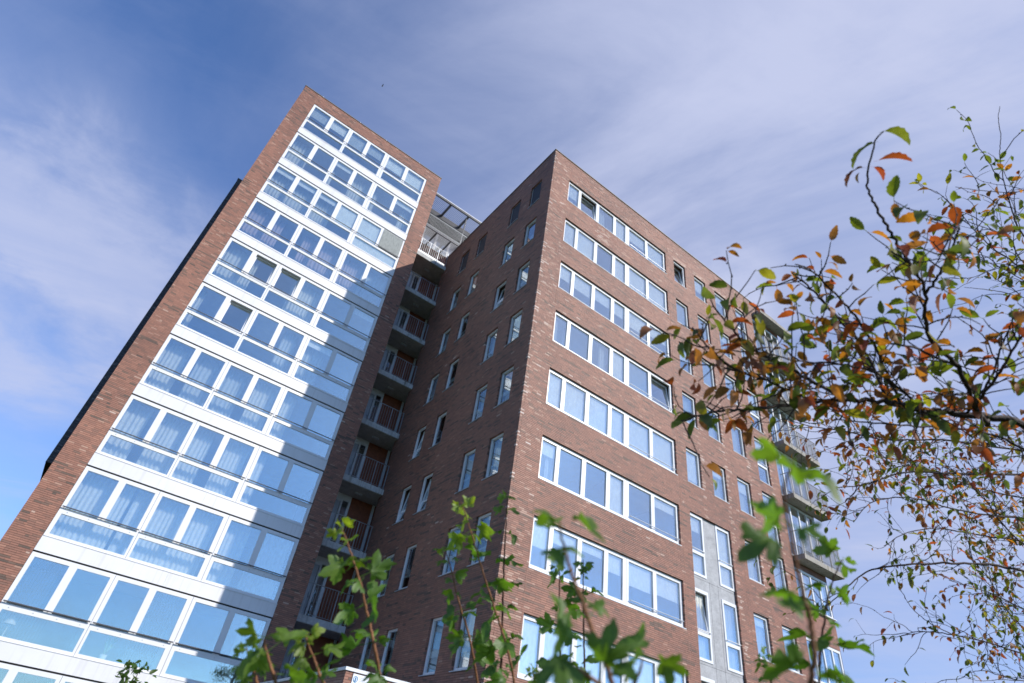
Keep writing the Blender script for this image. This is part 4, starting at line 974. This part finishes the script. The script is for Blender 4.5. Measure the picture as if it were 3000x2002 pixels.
# ---- maple shoots along the bottom
def sapling(label, pts, size, pitch, r0=0.004, dark=False, tip=True, spread=1.0, seed=0, only=None, yellow=0.3):
    rg = random.Random(100 + seed); P = [at(*q) for q in pts]
    low = P[-1]; foot = Vector((low.x + 0.12 * (low.x - P[0].x), low.y + 0.12 * (low.y - P[0].y), GZ))
    root = empty('maple_sapling'); tag(root, label, 'sapling', 'maple shoots along the bottom of the view')
    C = catmull(P[:], 8); Cg = C + [low.lerp(foot, f) for f in (0.25, 0.5, 0.75, 1.0)]
    mb = MB(); n = len(Cg); mb.tube([c + rvec(rg) * 0.0008 for c in Cg], [r0 * 0.72 * (0.38 + 0.62 * min(1, i / (n * 0.7))) for i in range(n)], 7)
    st = mb.build('stem', 'mstem_d' if dark else 'mstem', root, True)
    ln = 0.0; nxt = 0.0; node = 0; az0 = rg.uniform(0, 6)
    for i in range(len(C) - 1):
        seg = C[i + 1] - C[i]; ln += seg.length
        while ln >= nxt:
            tan = -seg.normalized(); q = C[i].lerp(C[i + 1], rg.random())
            f = min(1.0, 0.45 + 0.16 * node) if tip else 1.0
            a = frame(tan, Vector((0.2, 0.5, 0.8)))
            sides = (rg.choice((2, 3, 4)) if size > 0.045 else rg.choice((2, 2, 3))) if node else (5 if tip else 3)
            for sd in range(sides):
                if node > 1 and rg.random() < 0.12: continue
                an = az0 + node * math.pi / 2 + sd * 2 * math.pi / sides + rg.uniform(-.3, .3)
                outw = (a @ Vector((math.cos(an), 0, math.sin(an))))
                d = (outw + tan * rg.uniform(0.0, 0.5) + Vector((0, 0, -0.05))).normalized(); s = size * f * rg.choice((0.4, 0.6, 0.75, 0.9, 1.0, 1.08)) * 1.05
                tocam = (Vector(CAM_P) - q).normalized(); zup = (Vector((0, 0, 1)) * rg.uniform(0.5, 1) + rvec(rg) * 0.7 + tocam * rg.choice((-0.5, -0.3, 0.1, 0.3))).normalized()
                pet = s * 0.42 * spread; pos = q + d * pet
                m_ = frame((d + Vector((0, 0, -0.25)) + rvec(rg) * 0.2).normalized(), zup)
                o = link('leaf', MLM[rg.randrange(6)], root); o.matrix_world = Matrix.Translation(pos) @ (m_ * s).to_4x4()
                k = rg.uniform(0.8, 1.2); yl = max(0, 1 - node / 3) * yellow + rg.uniform(0, .1)
                base_c = Vector((0.078, 0.165, 0.020)).lerp(Vector((0.26, 0.32, 0.034)), min(1, yl)); o.color = (base_c.x * k, base_c.y * k, base_c.z * k, 1)
            node += 1; nxt += pitch * rg.uniform(0.6, 1.1) * (0.5 if node < 3 and tip else (0.8 if size > 0.045 else 1.1))
    return root
S_ = [
 ('tall maple shoot with yellow green tip left of the brick corner edge', [(1351, 1473, 1.30), (1376, 1546, 1.30), (1395, 1611, 1.29), (1422, 1699, 1.28), (1453, 1795, 1.27), (1472, 1853, 1.27), (1495, 1937, 1.26), (1508, 2010, 1.26)], 0.062, 0.085, 0.0038, False, True, 0.9),
 ('thin dark maple stem standing upright against the brick corner edge', [(1487, 1458, 1.55), (1482, 1546, 1.55), (1476, 1669, 1.54), (1472, 1784, 1.53), (1470, 1899, 1.52), (1464, 2010, 1.52)], 0.056, 0.105, 0.0045, True, True, 0.25),
 ('slender maple shoot in front of the shaded side wall windows, leaning left', [(1303, 1607, 1.45), (1322, 1669, 1.45), (1341, 1753, 1.44), (1368, 1841, 1.43), (1384, 1911, 1.42), (1401, 2010, 1.42)], 0.055, 0.085, 0.0040, False, True, 0.5),
 ('blurred large-leaved maple shoot close to the lens before the white strip windows', [(1640, 1530, 0.560), (1645, 1575, 0.560), (1672, 1669, 0.553), (1706, 1765, 0.546), (1733, 1841, 0.546), (1764, 1911, 0.539), (1796, 2010, 0.539)], 0.038, 0.048, 0.0032, False, False, 0.1),
 ('upright maple stem with small dark leaves right of the brick corner', [(1640, 1620, 1.55), (1639, 1700, 1.55), (1640, 1820, 1.54), (1641, 1910, 1.53), (1642, 2010, 1.53)], 0.058, 0.10, 0.0042, True, True, 0.1),
 ('maple stem with small leaves behind the blurred large-leaved shoot', [(1708, 1640, 1.6), (1709, 1740, 1.6), (1710, 1850, 1.58), (1712, 1950, 1.58), (1712, 2010, 1.58)], 0.058, 0.09, 0.004, True, True, 0.1),
 ('maple shoot in front of the gallery balconies, pale green tip', [(1000, 1547, 1.12), (1013, 1577, 1.12), (1025, 1613, 1.12), (1038, 1653, 1.11), (1060, 1723, 1.1), (1073, 1790, 1.1), (1083, 1830, 1.1), (1097, 1896, 1.09), (1110, 1963, 1.09), (1115, 2010, 1.09)], 0.064, 0.072, 0.0042, False, True, 0.9),
 ('short maple shoot below the lowest gallery balcony beside the white sign', [(895, 1863, 1.0), (905, 1895, 1.0), (922, 1935, 0.99), (935, 1973, 0.98), (953, 2010, 0.98)], 0.058, 0.045, 0.0034, False, True, 0.8),
 ('maple shoot with orange stem in front of the tower pillar foot', [(772, 1872, 0.92), (780, 1905, 0.92), (793, 1951, 0.91), (811, 2010, 0.9)], 0.060, 0.05, 0.0036, False, False, 0.3),
 ('leftmost maple shoot over the lowest tower windows', [(722, 1900, 0.98), (730, 1935, 0.98), (745, 1975, 0.97), (756, 2010, 0.97)], 0.052, 0.05, 0.003, False, True, 0.4),
 ('strongly blurred near maple shoot in front of the end balconies', [(2318, 1370, 0.490), (2296, 1442, 0.490), (2323, 1610, 0.490), (2352, 1740, 0.483), (2372, 1815, 0.483), (2386, 1921, 0.476), (2372, 2010, 0.476)], 0.041, 0.051, 0.0032, False, False, 0.15),
 ('low maple shoot below the single windows at lower right', [(2232, 1925, 1.25), (2250, 1960, 1.25), (2262, 2010, 1.24)], 0.056, 0.05, 0.003, True, True, 0.3),
 ('lowest blurred maple shoot under the strip windows', [(1648, 1930, 0.504), (1700, 1965, 0.504), (1790, 2030, 0.497)], 0.041, 0.047, 0.003, False, False, 0.1),
 ('small maple shoot between the near blurred leaves at bottom centre', [(1560, 1965, 1.35), (1570, 2015, 1.35)], 0.05, 0.05, 0.003, False, True, 0.4),
 ('blurred maple shoot at the bottom edge right of the strip windows', [(1885, 1930, 0.574), (1870, 1975, 0.574), (1850, 2020, 0.574)], 0.037, 0.047, 0.003, False, False, 0.1),
 ('maple shoot rising right of the blurred near shoot before the sky', [(2468, 1640, 1.05), (2440, 1700, 1.04), (2420, 1790, 1.03), (2405, 1900, 1.02), (2400, 2010, 1.02)], 0.062, 0.075, 0.003, True, False, 0.1),
]
for i, (lb_, pts, sz_, pi_, r0_, dk_, tp_, yl_) in enumerate(S_): sapling(lb_, pts, sz_, pi_, r0_, dk_, tp_, seed=i, yellow=yl_)

# ---- staked young plant in front of the tower
top = at(372, 1978, 5.2); stk = MB(); stk.box(top.x - 0.03, top.x + 0.03, top.y - 0.03, top.y + 0.03, GZ - 0.1, top.z - 0.05)
sp = stk.build('plant_stake', 'wood'); tag(sp, 'grey wooden plant stake at the bottom left edge', 'stake')
yp = empty('young_plant'); tag(yp, 'young leafy plant tied to the wooden stake before the tower', 'plant')
mb = MB(); rgp = random.Random(5); mb.tube([(top.x + 0.05, top.y, GZ), (top.x + 0.05, top.y - 0.04, 0.4), (top.x + 0.07, top.y - 0.05, top.z + 0.02)], [0.008, 0.006, 0.003], 6); mb.build('stem', 'mstem_d', yp)
for i in range(220):
    p = Vector((top.x + rgp.gauss(0.03, 0.06), top.y - 0.06 + rgp.gauss(0, 0.04), top.z + 0.09 - rgp.uniform(0, 0.7) ** 1.2)); o = link('leaf', CLM[i % 4], yp)
    o.matrix_world = Matrix.Translation(p) @ (frame((rvec(rgp) + Vector((0, 0, .1))).normalized(), rvec(rgp)) * rgp.uniform(0.045, 0.075)).to_4x4(); k = rgp.uniform(.7, 1.3); o.color = (0.085 * k, 0.16 * k, 0.03 * k, 1)

# ---- broad-leaved trees across the lawn, mirrored in the lowest tower windows
def far_tree(loc, h, cr, n, label, seed):
    rg = random.Random(seed); root = empty('broadleaf_tree'); tag(root, label, 'tree', 'trees across the lawn')
    base = Vector(loc); top_ = base + Vector((0, 0, h))
    mb = MB(); mb.tube(catmull([base, base + Vector((0.1, 0, h * .3)), base + Vector((-.1, .1, h * .6)), base + Vector((0, 0, h * .9))], 5), list(np.linspace(0.2, 0.04, 16)), 8)
    cl = []
    for i in range(26):
        z0 = h * rg.uniform(0.3, 0.85); d = rvec(rg); d.z = abs(d.z) * 0.7 + 0.1; L_ = cr * rg.uniform(0.5, 1.0) * (1.15 - z0 / h * .7)
        a = base + Vector((0, 0, z0)); b = a + d.normalized() * L_; mb.tube([a, a.lerp(b, .5) + Vector((0, 0, .1)), b], [0.06, 0.04, 0.015], 5); cl += [b, a.lerp(b, .65), a.lerp(b, .85)]
    mb.build('trunk', 'tbark', root, True)
    V = []; F = []; Cc = []
    for i in range(n):
        c = rg.choice(cl); p = c + rvec(rg) * (rg.random() ** 0.6) * 0.62; s = rg.uniform(0.07, 0.14); m_ = frame(rvec(rg), rvec(rg)); b = len(V)
        V += [tuple(p + m_ @ (Vector(v) * s)) for v in ((-.3, 0, 0), (0, -.5, .05), (.3, 0, 0), (0, .5, .05))]; F.append((b, b + 1, b + 2, b + 3)); k = rg.uniform(.6, 1.3); Cc.append((0.06 * k, 0.095 * k, 0.025 * k))
    stuff_leaves('crown', V, F, Cc, 'tleaf_s', root)
far_tree((3.9, -19.5, GZ), 9.2, 2.6, 9000, 'leafy green tree across the lawn, mirrored in the lowest tower windows', 3)
far_tree((8.6, -24.0, GZ), 10.0, 3.0, 9000, 'second leafy tree farther across the lawn behind the viewer', 4)

# ---- a bird high over the tower
bp = at(1121, 252, 95); bd = MB()
bd.tube([bp + Vector((-0.16, 0, 0)), bp, bp + Vector((0.16, 0.02, 0.01))], [0.01, 0.045, 0.012], 6)
bd = bd.build('bird', 'dark_steel'); tag(bd, 'tiny dark bird in the sky above the tower', 'bird')
wgs = MB(); wgs.v = [tuple(bp + Vector(v)) for v in ((0.06, 0, 0.01), (-0.06, 0, 0.01), (-0.10, 0.26, 0.09), (0.02, 0.28, 0.09), (-0.10, -0.26, 0.09), (0.02, -0.28, 0.09))]; wgs.f = [(0, 1, 2, 3), (1, 0, 5, 4)]; wgs.build('wings', 'dark_steel', bd)
